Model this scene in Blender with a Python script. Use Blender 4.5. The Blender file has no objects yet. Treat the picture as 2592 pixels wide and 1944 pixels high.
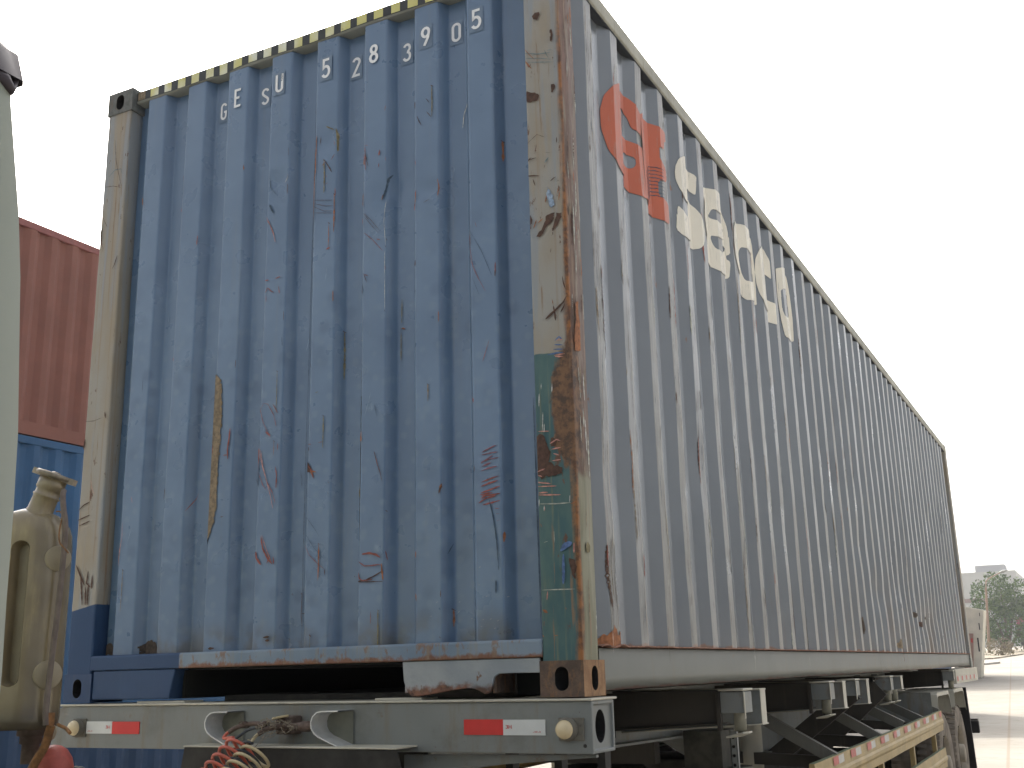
import bpy, bmesh, math, random
from mathutils import Vector, Matrix, noise as mnoise
random.seed(7)
PI = math.pi
scene = bpy.context.scene
COL = scene.collection

# ------------------------------------------------------------------ camera, sky, sun, exposure
cam = bpy.data.cameras.new('camera')
cam.sensor_width = 36; cam.lens = 2776.59/2592*36
cam.clip_start = .05; cam.clip_end = 3000
co = bpy.data.objects.new('camera', cam); COL.objects.link(co)
Rr = [[0.88465581, 0.46563867, -0.02376394], [0.13837029, -0.21353096, 0.96708748], [-0.44523899, 0.85882778, 0.25333196]]
m = Matrix.Identity(4)
for i in range(3):
    m[i][0] = Rr[0][i]; m[i][1] = Rr[1][i]; m[i][2] = -Rr[2][i]; m[i][3] = (3.96967, -3.41972, 0.08678)[i]
co.matrix_world = m
scene.camera = co

SUN = Vector((-.60, .80, 0)).normalized()*math.cos(math.radians(42)) + Vector((0, 0, math.sin(math.radians(42))))
world = bpy.data.worlds.new("World"); scene.world = world; world.use_nodes = True
wn = world.node_tree; bgn = wn.nodes['Background']
sky = wn.nodes.new('ShaderNodeTexSky'); sky.sky_type = 'NISHITA'; sky.sun_disc = False
sky.sun_elevation = math.radians(42); sky.sun_rotation = math.atan2(SUN.x, SUN.y)
sky.air_density = 1.0; sky.dust_density = 7.0; sky.ozone_density = 1.0
hs = wn.nodes.new('ShaderNodeHueSaturation'); hs.inputs['Saturation'].default_value = .30
wn.links.new(sky.outputs[0], hs.inputs['Color']); wn.links.new(hs.outputs[0], bgn.inputs[0])
bgn.inputs[1].default_value = .15
sl = bpy.data.lights.new('sun', 'SUN'); sl.energy = 2.2; sl.angle = math.radians(2); sl.color = (1, .95, .86)
so = bpy.data.objects.new('sun', sl); COL.objects.link(so); so.rotation_euler = SUN.to_track_quat('Z', 'Y').to_euler()
scene.view_settings.view_transform = 'Standard'; scene.view_settings.look = 'None'
scene.view_settings.exposure = 1.2; scene.view_settings.gamma = 1
scene.render.film_transparent = False
try:
    scene.cycles.max_bounces = 6; scene.cycles.diffuse_bounces = 4; scene.cycles.volume_bounces = 0
except Exception: pass

# ------------------------------------------------------------------ material helpers
class N:
    def __init__(s, name):
        s.m = bpy.data.materials.new(name); s.m.use_nodes = True
        s.t = s.m.node_tree; s.b = s.t.nodes['Principled BSDF']
        tc = s.t.nodes.new('ShaderNodeTexCoord'); s.P = tc.outputs['Object']
        sp = s.t.nodes.new('ShaderNodeSeparateXYZ'); s.lk(s.P, sp.inputs[0]); s.x, s.y, s.z = sp.outputs
    def lk(s, a, b): s.t.links.new(a, b)
    def setv(s, i, v):
        if isinstance(v, bpy.types.NodeSocket): s.lk(v, i)
        elif isinstance(v, (tuple, list)) and len(v) == 3 and i.type == 'RGBA': i.default_value = (*v, 1)
        else: i.default_value = v
    def ma(s, op, a, b=0., c=0., clamp=False):
        n = s.t.nodes.new('ShaderNodeMath'); n.operation = op; n.use_clamp = clamp
        s.setv(n.inputs[0], a); s.setv(n.inputs[1], b); s.setv(n.inputs[2], c); return n.outputs[0]
    def mul(s, a, b): return s.ma('MULTIPLY', a, b)
    def add(s, a, b): return s.ma('ADD', a, b)
    def step(s, v, a, b):            # 0 below a, 1 above b (a may exceed b)
        n = s.t.nodes.new('ShaderNodeMapRange'); n.interpolation_type = 'SMOOTHSTEP'
        s.setv(n.inputs[0], v)
        if a <= b: n.inputs[1].default_value = a; n.inputs[2].default_value = b
        else: n.inputs[1].default_value = b; n.inputs[2].default_value = a; n.inputs[3].default_value = 1; n.inputs[4].default_value = 0
        return n.outputs[0]
    def mix(s, f, a, b):
        n = s.t.nodes.new('ShaderNodeMix'); n.data_type = 'RGBA'
        s.setv(n.inputs[0], f); s.setv(n.inputs[6], a); s.setv(n.inputs[7], b); return n.outputs[2]
    def sc(s, k, off=(0, 0, 0)):
        n = s.t.nodes.new('ShaderNodeMapping'); s.lk(s.P, n.inputs[0])
        n.inputs[1].default_value = off; n.inputs[3].default_value = k if isinstance(k, tuple) else (k, k, k); return n.outputs[0]
    def noise(s, k, det=3., ro=.5, off=(0, 0, 0), dist=0.):
        n = s.t.nodes.new('ShaderNodeTexNoise'); s.lk(s.sc(k, off), n.inputs['Vector'])
        n.inputs['Scale'].default_value = 1; n.inputs['Detail'].default_value = det; n.inputs['Roughness'].default_value = ro
        n.inputs['Distortion'].default_value = dist; return n.outputs[0]
    def vor(s, k, off=(0, 0, 0)):
        n = s.t.nodes.new('ShaderNodeTexVoronoi'); s.lk(s.sc(k, off), n.inputs['Vector']); n.inputs['Scale'].default_value = 1
        n.feature = 'SMOOTH_F1'; n.inputs['Smoothness'].default_value = .6; return n.outputs[0]
    def bump(s, h, st=.3, d=.01):
        n = s.t.nodes.new('ShaderNodeBump'); n.inputs['Strength'].default_value = st; n.inputs['Distance'].default_value = d
        s.lk(h, n.inputs['Height']); s.lk(n.outputs[0], s.b.inputs['Normal'])
    def out(s, col, rough=.6, metal=0., spec=.4):
        s.setv(s.b.inputs['Base Color'], col); s.setv(s.b.inputs['Roughness'], rough); s.setv(s.b.inputs['Metallic'], metal)
        s.b.inputs['Specular IOR Level'].default_value = spec; return s.m

RUST = (.16, .065, .03); DRUST = (.075, .035, .022); ORANGE = (.36, .13, .04)

def paint(name, c, var=.15, rust=.3, streak=.3, rough=.5, grime=(.14, .12, .09), spots=0., sc=1., bumpy=.15):
    n = N(name)
    lo = tuple(v*(1-var) for v in c); hi = tuple(min(1, v*(1+var)) for v in c)
    col = n.mix(n.step(n.noise(2.2*sc, 5, .6), .3, .7), lo, hi)
    if spots:
        v = n.vor(13*sc, (3, 1, 2)); col = n.mix(n.mul(n.step(v, .42, .12), n.mul(spots, n.step(n.noise(1.7, 2), .3, .65))), col, tuple(v*.62 for v in c))
    st = n.mul(n.step(n.noise((26*sc, 26*sc, 1.1*sc), 4, .6), .52, .78), streak)
    col = n.mix(st, col, grime)
    if rust:
        r = n.step(n.noise(9*sc, 8, .72, (5, 5, 5)), .74-.1*rust, .80-.1*rust)
        r = n.mul(r, n.step(n.noise(1.3*sc, 3, .5, (9, 2, 1)), .42, .62))
        rc = n.mix(n.noise(40*sc, 3), DRUST, ORANGE)
        col = n.mix(r, col, rc)
        ro = n.add(rough, n.mul(r, .3))
    else: ro = rough
    ro = n.add(ro, n.mul(n.add(n.noise(14*sc, 3), -.5), .2))
    if bumpy: n.bump(n.noise(35*sc, 4, .6), bumpy, .004)
    return n.out(col, ro)

def plain(name, c, rough=.6, metal=0., var=.12, k=12., spec=.4):
    n = N(name); f = n.noise(k, 5, .6)
    return n.out(n.mix(n.step(f, .3, .7), tuple(v*(1-var) for v in c), tuple(min(1, v*(1+var)) for v in c)), n.add(rough-.06, n.mul(f, .12)), metal, spec)

M = {}
for k, c in dict(r=(.27, .085, .065), b=(.085, .045, .03), d=(.055, .085, .12), p=(.50, .24, .19), o=(.30, .12, .05), m=(.22, .09, .10),
                 w=(.50, .50, .46), y=(.20, .17, .09), s=(.215, .165, .105), t=(.075, .055, .04), g=(.14, .20, .21), lb=(.25, .32, .40), lb2=(.09, .15, .30), w2=(.38, .39, .33)).items():
    M[k] = plain('scuff_'+k, c, .8, 0, .35, 60)

def m_front():
    n = N('faded_blue_paint'); c = (.118, .185, .255)
    col = n.mix(n.step(n.noise(1.6, 4, .6), .3, .7), (.086, .148, .236), (.120, .192, .288))
    v = n.vor(11, (3, 1, 2)); v2 = n.vor(19, (1, 7, 4))
    low = n.step(n.z, 2.3, 1.2)
    col = n.mix(n.mul(n.mul(n.step(v, .45, .15), n.step(n.noise(1.9, 3), .38, .62)), n.add(.12, n.mul(low, .6))), col, (.066, .118, .195))
    col = n.mix(n.mul(n.mul(n.step(v2, .40, .15), low), .35), col, (.165, .235, .30))
    st = n.mul(n.step(n.noise((22, 22, .9), 4, .6), .55, .8), .30)
    col = n.mix(st, col, (.17, .19, .19))
    # rust speckles, more of them low down
    r = n.mul(n.step(n.noise(24, 6, .7, (5, 5, 5)), .70, .74), n.step(n.noise(2.2, 3, .5, (9, 2, 1)), .52, .66))
    col = n.mix(n.mul(r, .8), col, (.20, .10, .06))
    gr = n.mul(n.step(n.z, .34, .19), n.step(n.noise(7, 4), .42, .62)); col = n.mix(n.mul(gr, .65), col, (.10, .085, .055))
    n.bump(n.noise(5, 3, .5), .25, .02)
    return n.out(col, n.add(.20, n.mul(n.noise(8, 4), .2)), 0, .75)
M['front'] = m_front()

PITCH, F0, XO = .29, .27, 2.43
def m_side():
    n = N('grey_violet_side_paint')
    col = n.mix(n.step(n.noise(1.1, 4, .6), .3, .7), (.145, .162, .178), (.174, .192, .207))
    u = n.ma('FRACT', n.mul(n.add(n.y, -F0), 1/PITCH))
    nid = n.ma('FLOOR', n.mul(n.add(n.y, -F0), 1/PITCH))
    wn_ = n.t.nodes.new('ShaderNodeTexWhiteNoise'); wn_.noise_dimensions = '1D'; n.lk(nid, wn_.inputs['W']); h = wn_.outputs[0]
    e1 = n.mul(n.add(n.noise((1, 9, 3.5), 5, .65, (0, 3, 0)), -.5), .30)
    m = n.mul(n.step(n.add(u, e1), .30, .26), 1.)
    e2 = n.step(n.noise((2, 2, 2.2), 5, .6, (4, 0, 0)), .28, .44)
    band = n.mul(m, n.mul(e2, n.add(.55, n.mul(h, .45))))
    sc = n.noise((60, 110, 4), 6, .7, (0, 0, 1), 1.5)
    pale = n.mix(n.step(sc, .38, .60), (.105, .10, .088), (.255, .252, .222))
    pale = n.mix(n.mul(n.step(n.noise((40, 70, 2.2), 6, .72, (2, 2, 8)), .57, .66), n.step(n.noise((1, 2, .8), 3), .42, .6)), pale, (.22, .13, .08))
    col = n.mix(band, col, pale)
    # brown drips and a stained zone low at the far end
    dr = n.mul(n.step(n.noise((9, 16, .9), 5, .6, (1, 5, 5)), .58, .70), n.mul(n.step(n.z, 1.1, .3), n.step(n.y, 1.8, 4.5)))
    col = n.mix(n.mul(dr, .85), col, (.20, .135, .08))
    gr = n.mul(n.step(n.z, .9, .25), n.step(n.noise((1.5, 1.5, 1.5), 5, .6), .4, .7)); col = n.mix(n.mul(gr, n.mul(n.step(n.y, 3, 7), .85)), col, (.175, .14, .105))
    rs = n.mul(n.step(n.noise((12, 24, 8), 7, .7, (8, 1, 3)), .65, .70), n.step(n.noise(1.1, 3, .5, (3, 3, 3)), .46, .60))
    col = n.mix(rs, col, (.20, .10, .05))
    rb = n.step(n.add(n.z, n.mul(n.noise((3, 16, 9), 5), -.06)), .146, .136); col = n.mix(n.mul(rb, .85), col, (.24, .12, .07))
    n.bump(n.add(n.mul(sc, n.mul(band, .6)), n.noise(3, 3)), .25, .012)
    return n.out(col, n.add(.20, n.mul(band, .22)), 0, .8)
M['side'] = m_side()

def m_post():
    n = N('scraped_post_paint')
    base = n.mix(n.step(n.noise((5, 5, 2.5), 4), .35, .65), (.31, .265, .195), (.32, .305, .265))
    lbm = n.step(n.noise((14, 14, 1.0), 4, .5, (0, 0, 6)), .5, .62)
    col = n.mix(n.mul(lbm, .6), base, (.25, .285, .31))
    st = n.step(n.noise((45, 45, .7), 3, .5, (3, 3, 3)), .55, .75); col = n.mix(n.mul(st, .75), col, (.27, .165, .09))
    # teal below a hand-cut line
    tl = n.step(n.add(n.z, n.mul(n.noise(9, 3), .03)), 1.205, 1.200)
    right = n.mul(n.step(n.x, 2.0, 2.1), n.step(n.y, 2., 1.))
    teal = n.mix(n.step(n.noise((9, 9, 4), 5, .6), .35, .65), (.048, .112, .118), (.085, .150, .135))
    teal = n.mix(n.mul(n.step(n.noise((60, 60, 3), 4), .56, .75), .6), teal, (.20, .21, .12))
    col = n.mix(n.mul(tl, right), col, teal)
    # the side of the near post, olive below and bare brown above
    sidef = n.mul(n.mul(n.step(n.y, .004, .012), n.step(n.y, 2., 1.)), right)
    bare = n.mix(n.step(n.noise((50, 50, 5), 7, .72, (1, 1, 4), 1.), .46, .62), (.115, .058, .036), (.195, .150, .10))
    olive = n.mix(n.step(n.noise((30, 30, 3), 5), .4, .6), (.17, .165, .10), (.24, .235, .16))
    sd = n.mix(n.step(n.add(n.z, n.mul(n.noise(7, 4), .25)), .93, .86), bare, olive)
    upz = n.step(n.z, 1.9, 2.4); sd = n.mix(n.mul(upz, n.step(n.noise((18, 18, 5), 6, .7), .5, .56)), sd, (.17, .085, .055))
    col = n.mix(sidef, col, sd)
    # rust running down the corner edge
    ex = n.ma('ABSOLUTE', n.add(n.add(n.x, -2.438), n.mul(n.y, -1.)))
    nz = n.mul(n.add(n.noise((30, 30, 2.5), 5, .7, (7, 0, 0)), -.5), .05)
    edge = n.mul(n.step(n.add(n.add(ex, nz), n.mul(n.step(n.z, 1.5, 2.3), .008)), .034, .012), right); edge = n.mul(edge, n.step(n.noise((3, 3, 2.2), 3, .5, (0, 0, 2)), .25, .36))
    col = n.mix(edge, col, n.mix(n.step(n.noise(22, 6, .7), .4, .6), (.11, .052, .028), (.30, .125, .04)))
    # large rust patch about the corner at mid height
    dx = n.mul(n.add(n.add(n.x, -2.425), n.mul(n.y, -1.)), 1/.085); dz = n.mul(n.add(n.z, -.99), 1/.235)
    d = n.add(n.mul(dx, dx), n.mul(dz, dz)); d = n.add(d, n.mul(n.add(n.noise((22, 22, 9), 6, .7), -.5), 1.5))
    pm = n.mul(n.step(d, 1.05, .75), right); col = n.mix(pm, col, n.mix(n.step(n.noise(26, 6, .7), .38, .62), (.075, .045, .03), (.20, .105, .05)))
    # rust spots on the far post
    rs = n.step(n.noise((20, 20, 7), 7, .72, (8, 1, 3)), .61, .66); col = n.mix(n.mul(n.step(n.noise((34, 34, 1.6), 5, .7, (2, 8, 1)), .60, .66), .8), col, (.24, .15, .085)); col = n.mix(rs, col, (.13, .065, .04))
    # dark blue repaint at the foot of the far post
    bl = n.mul(n.step(n.add(n.z, n.mul(n.x, -.18)), .385, .380), n.step(n.x, .3, .2)); col = n.mix(bl, col, (.024, .058, .130))
    n.bump(n.add(n.noise((40, 40, 12), 5, .65), pm), .3, .005)
    return n.out(col, .58, 0, .35)
M['post'] = m_post()

def m_cast(name, a, b, c, f=.5):
    n = N(name)
    col = n.mix(n.step(n.noise(16, 6, .7), .35, .65), a, b); col = n.mix(n.mul(n.step(n.noise((26, 26, 9), 6, .7, (4, 4, 1)), .52, .6), f), col, c)
    n.bump(n.noise(60, 5, .7), .5, .006); return n.out(col, .75, 0, .3)
M['cast_rust'] = m_cast('rusted_casting', (.085, .06, .045), (.15, .10, .07), (.25, .13, .06))
M['cast_orange'] = m_cast('orange_rusted_casting', (.24, .13, .065), (.34, .20, .10), (.13, .08, .05))
M['cast_grey'] = m_cast('grey_casting', (.10, .105, .095), (.16, .165, .15), (.17, .14, .11))
M['cast_blue'] = paint('dark_blue_casting_paint', (.026, .058, .130), .12, .2, .2, .5)
M['blue2'] = paint('dark_blue_repaint', (.024, .058, .130), .12, .1, .25, .5, (.06, .1, .17))
def m_sill():
    n = N('sill_paint')
    col = n.mix(n.step(n.noise(4, 5), .35, .65), (.15, .21, .275), (.215, .27, .32))
    r = n.step(n.add(n.add(n.z, n.mul(n.noise((14, 14, 10), 6, .7), -.085)), 0), .110, .094); col = n.mix(r, col, n.mix(n.noise(30), (.10, .05, .035), (.28, .13, .07)))
    r2 = n.mul(n.step(n.noise((14, 14, 7), 6, .7, (4, 1, 1)), .53, .61), .8); col = n.mix(r2, col, (.21, .12, .07))
    st = n.mul(n.step(n.noise((40, 40, 2), 4, .6), .5, .7), .5); col = n.mix(st, col, (.25, .22, .16))
    bl = n.step(n.x, .655, .65); col = n.mix(bl, col, (.024, .058, .130))
    n.bump(n.noise(30, 4), .3, .005); return n.out(col, .55)
M['sill'] = m_sill()
def m_fork():
    n = N('torn_plate_paint')
    col = n.mix(n.step(n.noise(5, 5), .35, .65), (.25, .28, .295), (.33, .35, .35))
    r = n.step(n.add(n.z, n.mul(n.noise((12, 12, 12), 6, .7), -.11)), .000, -.025); col = n.mix(r, col, n.mix(n.step(n.noise(20, 5, .7), .4, .6), (.085, .045, .03), (.22, .10, .06)))
    r2 = n.step(n.noise(11, 6, .7, (2, 2, 2)), .60, .66); col = n.mix(r2, col, (.16, .085, .05))
    n.bump(n.noise(30, 4), .4, .006); return n.out(col, .55)
M['fork'] = m_fork()
M['rail'] = paint('weathered_grey_green_rail', (.26, .27, .235), .10, .25, .22, .5, (.20, .17, .12))
def m_raillow():
    n = N('olive_grey_bottom_rail')
    col = n.mix(n.step(n.noise(1.5, 5, .6), .3, .7), (.125, .134, .118), (.152, .161, .142))
    col = n.mix(n.mul(n.step(n.noise((14, 18, 1.6), 5, .65, (3, 0, 0)), .52, .72), n.add(.25, n.mul(n.step(n.y, 3, 7), .5))), col, (.17, .12, .075))
    col = n.mix(n.step(n.add(n.z, n.mul(n.noise((9, 7, 9), 6, .7), -.045)), .004, -.006), col, (.13, .065, .05))
    col = n.mix(n.mul(n.step(n.noise((9, 11, 14), 7, .72, (8, 1, 3)), .64, .69), .8), col, (.17, .095, .05))
    n.bump(n.noise(12, 4), .15, .006); return n.out(col, .45, 0, .45)
M['raillow'] = m_raillow()
M['rail_shade'] = plain('rail_shade_plate', (.045, .05, .06), .8); M['trailer_m'] = paint('worn_shaded_strut_paint', (.15, .145, .12), .15, .3, .4, .6, (.10, .08, .055))  # rail underside and strut tones are darkened to stand in for shade
M['lip'] = plain('rusted_lip', (.26, .13, .085), .8, 0, .4, 25)
M['toprail'] = paint('weathered_top_rail', (.34, .33, .265), .22, .9, .6, .6, (.17, .13, .09), 0, 2.)
M['under'] = plain('underside_shade', (.018, .018, .016), .9)  # near-black: shade below the floor is put into the colour
M['gold_t'] = plain('yellow_tape', (.62, .58, .22), .5, 0, .10, 20)
def m_tape():
    n = N('worn_yellow_tape'); f = n.noise(2.3, 4, .6)
    col = n.mix(n.step(f, .45, .6), (.60, .56, .20), (.72, .72, .58)); col = n.mix(n.mul(n.step(n.noise(18, 6, .7, (3, 0, 0)), .60, .68), .7), col, (.34, .22, .09)); return n.out(col, .45)
M['ytape'] = m_tape()
M['ktape'] = plain('black_tape', (.035, .038, .037), .5, 0, .3)
M['letter_w'] = plain('white_vinyl', (.80, .80, .78), .5, 0, .05, 30)
M['backing'] = plain('decal_backing', (.155, .215, .29), .4, 0, .08)
def m_let(name, c, wear):
    n = N(name)
    col = n.mix(n.step(n.noise(3, 4), .3, .7), tuple(v*.9 for v in c), c)
    u = n.ma('FRACT', n.mul(n.add(n.y, -.27), 1/.29)); cr_ = n.mul(n.step(u, .30, .24), n.step(n.noise((50, 120, 6), 6, .7, (3, 0, 1), 1.5), .47, .60)); col = n.mix(n.mul(cr_, .75), col, wear)
    w = n.mul(n.step(n.noise((50, 90, 5), 6, .7, (0, 0, 1), 1.2), .60, .66), n.step(n.noise((2, 3, 2), 3), .38, .55)); col = n.mix(w, col, wear); return n.out(col, .5)
M['let_o'] = m_let('orange_lettering', (.52, .125, .060), (.40, .22, .17))
M['let_c'] = m_let('cream_lettering', (.86, .81, .68), (.34, .33, .29))

def m_trailer():
    n = N('dusty_trailer_paint')
    col = n.mix(n.step(n.noise(1.8, 5), .3, .7), (.178, .190, .180), (.22, .229, .212))
    col = n.mix(n.mul(n.step(n.noise((14, 14, 2.2), 6, .65, (3, 0, 0)), .50, .72), .6), col, (.19, .145, .09)); col = n.mix(n.mul(n.step(n.noise((3, 3, 3), 6, .65, (1, 7, 0)), .50, .68), .45), col, (.10, .092, .07)); col = n.mix(n.mul(n.step(n.noise((60, 60, 60), 5, .7, (1, 2, 0)), .66, .70), .7), col, (.12, .07, .045))
    col = n.mix(n.mul(n.step(n.noise((7, 7, 7), 6, .7, (3, 5, 0)), .63, .70), .6), col, (.16, .10, .06))
    n.bump(n.noise(30, 4), .12, .004); return n.out(col, n.add(.42, n.mul(n.noise(6, 3), .2)), 0, .45)
M['trailer'] = m_trailer()
M['trailer_d'] = paint('grimy_shaded_trailer_paint', (.046, .040, .031), .2, .3, .4, .7, (.09, .075, .055))  # grime and underside shade both go into this dark tone
M['trailer_l'] = paint('pale_lit_trailer_paint', (.47, .445, .36), .12, .3, .3, .5)  # pale trailer paint; brighter tone stands in for light on side-facing ends
M['grease'] = plain('greasy_black_steel', (.03, .028, .024), .7, 0, .4)
M['grease2'] = plain('grimy_plate', (.055, .052, .04), .65, 0, .35, 14)
M['cylm'] = paint('twistlock_paint', (.26, .25, .19), .12, .3, .3, .5)
M['guard'] = paint('cream_guard_paint', (.40, .29, .125), .14, .35, .35, .5, (.36, .26, .13), 0, 1.6)
M['guardtop'] = plain('guard_top_green', (.13, .16, .09), .6)
M['tr'] = plain('red_reflective_tape', (.60, .045, .04), .35, 0, .06); M['tw'] = plain('white_reflective_tape', (.62, .63, .60), .35, 0, .05)
M['tr2'] = plain('faded_red_tape', (.50, .13, .11), .5, 0, .15); M['tw2'] = plain('faded_white_tape', (.52, .50, .45), .5, 0, .12)
M['lens'] = plain('cream_lens', (.66, .54, .33), .28, 0, .08, 8, .5)
M['lampb'] = plain('lamp_base', (.13, .12, .095), .7, 0, .25)
M['hood'] = plain('worn_lit_steel', (.66, .66, .64), .25, .3, .12, 20, .7)  # steel brightened to stand in for light caught by the bent bands
M['hoodin'] = plain('hood_back', (.20, .20, .16), .7, 0, .15)
M['hr'] = plain('red_hose', (.52, .12, .075), .42, 0, .12); M['hy'] = plain('cream_hose', (.50, .41, .24), .45, 0, .12)
M['hk'] = plain('dark_hose', (.045, .05, .055), .45, 0, .3); M['ho'] = plain('ochre_hose', (.42, .26, .06), .5)
M['hb'] = plain('dirty_brown_sleeve', (.115, .08, .062), .7, 0, .3, 40); M['str'] = plain('twine', (.24, .20, .145), .9, 0, .3, 80)
M['tyre'] = plain('dusty_tyre', (.22, .185, .145), .9, 0, .25, 9); M['rim'] = plain('dusty_rim', (.28, .24, .18), .6)
M['black'] = plain('black_rubber', (.02, .018, .018), .8)
M['void'] = plain('hole_shade', (.012, .011, .010), .95)  # near-black colour stands in for the shade inside holes
def m_cab():
    n = N('pale_green_cab_paint'); col = n.mix(n.step(n.noise(1.5, 4), .3, .7), (.28, .305, .25), (.32, .34, .285))
    col = n.mix(n.mul(n.step(n.noise((30, 30, 2), 5, .6), .58, .75), .35), col, (.33, .30, .22)); col = n.mix(n.step(n.noise(26, 5, .7, (3, 3, 3)), .72, .75), col, (.14, .09, .06)); return n.out(col, .45)
M['cab'] = m_cab(); M['cabtop'] = plain('dark_roof_cap', (.06, .048, .055), .5)
M['glass'] = plain('cab_glass', (.02, .03, .03), .08, 0, .1, 3, .6)
def m_tank():
    n = N('dusty_cream_tank'); col = n.mix(n.step(n.noise(6, 5), .3, .7), (.16, .125, .072), (.215, .172, .105))
    col = n.mix(n.mul(n.step(n.noise((20, 20, 4), 5, .6), .5, .75), .5), col, (.42, .33, .16)); col = n.mix(n.mul(n.step(n.z, .05, -.02), .75), col, (.055, .045, .035))
    n.bump(n.noise(30, 4), .15, .003); return n.out(col, .26, 0, .8)
M['tank'] = m_tank(); M['tank2'] = plain('pale_tank_disc', (.26, .22, .15), .5); M['tube'] = plain('violet_grey_tube', (.14, .11, .095), .6, 0, .2, 30)
M['cap'] = plain('worn_steel_cap', (.22, .19, .15), .4, .6, .25, 40); M['rustrod'] = plain('rusty_rod', (.20, .095, .035), .8, 0, .4, 50)
M['dome'] = plain('red_dome', (.36, .075, .055), .5, 0, .2, 30)
M['bgred'] = paint('faded_red_container_paint', (.215, .080, .055), .08, .1, .3, .6, (.22, .08, .07)); M['bgredtop'] = plain('faded_red_rail', (.26, .09, .08), .6)
M['bgblue'] = paint('blue_container_paint', (.022, .090, .20), .1, .1, .3, .55, (.06, .13, .22))
M['bgblue2'] = paint('dark_blue_container_paint', (.025, .06, .13), .1, .1, .3, .6, (.04, .06, .1))

# ------------------------------------------------------------------ geometry helpers
def link(o, parent=None):
    COL.objects.link(o)
    if parent is not None: o.parent = parent
    return o
def empty(name, label, cat, loc=(0, 0, 0), group=None, rot=0):
    o = bpy.data.objects.new(name, None); link(o); o.empty_display_size = .2; o.location = loc; o.rotation_euler = (0, 0, rot)
    o['label'] = label; o['category'] = cat
    if group: o['group'] = group
    return o
class MB:
    def __init__(s): s.v = []; s.f = []; s.mi = []; s.sm = []
    def face(s, pts, mi=0, sm=False):
        i = len(s.v); s.v += [tuple(p) for p in pts]; s.f.append(tuple(range(i, i+len(pts)))); s.mi.append(mi); s.sm.append(sm)
    def grid(s, rows, mi=0, sm=True, closed=False, mifn=None):
        i = len(s.v); R_ = len(rows); C_ = len(rows[0])
        for r in rows: s.v += [tuple(p) for p in r]
        for a in range(R_-1):
            for b in range(C_ if closed else C_-1):
                b2 = (b+1) % C_
                s.f.append((i+a*C_+b, i+a*C_+b2, i+(a+1)*C_+b2, i+(a+1)*C_+b)); s.mi.append(mifn(a, b) if mifn else mi); s.sm.append(sm)
    def box(s, a, b, mi=0):
        x0, y0, z0 = [min(p, q) for p, q in zip(a, b)]; x1, y1, z1 = [max(p, q) for p, q in zip(a, b)]
        i = len(s.v); s.v += [(x0, y0, z0), (x1, y0, z0), (x1, y1, z0), (x0, y1, z0), (x0, y0, z1), (x1, y0, z1), (x1, y1, z1), (x0, y1, z1)]
        for f in ((0, 3, 2, 1), (4, 5, 6, 7), (0, 1, 5, 4), (1, 2, 6, 5), (2, 3, 7, 6), (3, 0, 4, 7)): s.f.append(tuple(i+k for k in f)); s.mi.append(mi); s.sm.append(False)
    def prism(s, poly, fn, a, b, mi=0):     # poly 2-D outline, fn(p, q, t) -> 3-D
        A = [fn(*p, a) for p in poly]; B = [fn(*p, b) for p in poly]; n = len(poly); i = len(s.v)
        s.v += [tuple(p) for p in A+B]; s.f.append(tuple(range(i+n-1, i-1, -1))); s.f.append(tuple(range(i+n, i+2*n)))
        s.mi += [mi, mi]; s.sm += [False, False]
        for k in range(n):
            k2 = (k+1) % n; s.f.append((i+k, i+k2, i+n+k2, i+n+k)); s.mi.append(mi); s.sm.append(False)
    def tube(s, path, r, seg=10, mi=0, cap=True):
        path = [Vector(p) for p in path]; n = len(path); rr = r if isinstance(r, (list, tuple)) else [r]*n
        rows = []; up = None
        for k, p in enumerate(path):
            d = (path[min(k+1, n-1)]-path[max(k-1, 0)]).normalized()
            if up is None: up = d.orthogonal().normalized()
            up = (up-d*up.dot(d)); up = up.normalized() if up.length > 1e-5 else d.orthogonal().normalized()
            w = d.cross(up); rows.append([p+(up*math.cos(2*PI*j/seg)+w*math.sin(2*PI*j/seg))*rr[k] for j in range(seg)])
        s.grid(rows, mi, True, True)
        if cap: s.face(rows[0][::-1], mi); s.face(rows[-1], mi)
    def lathe(s, o, ax, prof, seg=24, mi=0):   # prof: (distance along axis, radius)
        ax = Vector(ax).normalized(); u = ax.orthogonal().normalized(); w = ax.cross(u); o = Vector(o)
        s.grid([[o+ax*d+(u*math.cos(2*PI*j/seg)+w*math.sin(2*PI*j/seg))*r for j in range(seg)] for d, r in prof], mi, True, True)
    def build(s, name, mats, parent=None, bevel=0., bseg=2, wn=False, label=None):
        me = bpy.data.meshes.new(name); me.from_pydata(s.v, [], s.f); me.update()
        for mt in (mats if isinstance(mats, list) else [mats]): me.materials.append(mt)
        me.polygons.foreach_set('material_index', s.mi); me.polygons.foreach_set('use_smooth', s.sm)
        o = bpy.data.objects.new(name, me); link(o, parent)
        if bevel:
            b = o.modifiers.new('bevel', 'BEVEL'); b.width = bevel; b.segments = bseg; b.limit_method = 'ANGLE'; b.angle_limit = math.radians(35)
            b.harden_normals = False
        if wn:
            w = o.modifiers.new('wn', 'WEIGHTED_NORMAL'); w.keep_sharp = True
        if label: o['label'] = label
        return o
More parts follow.
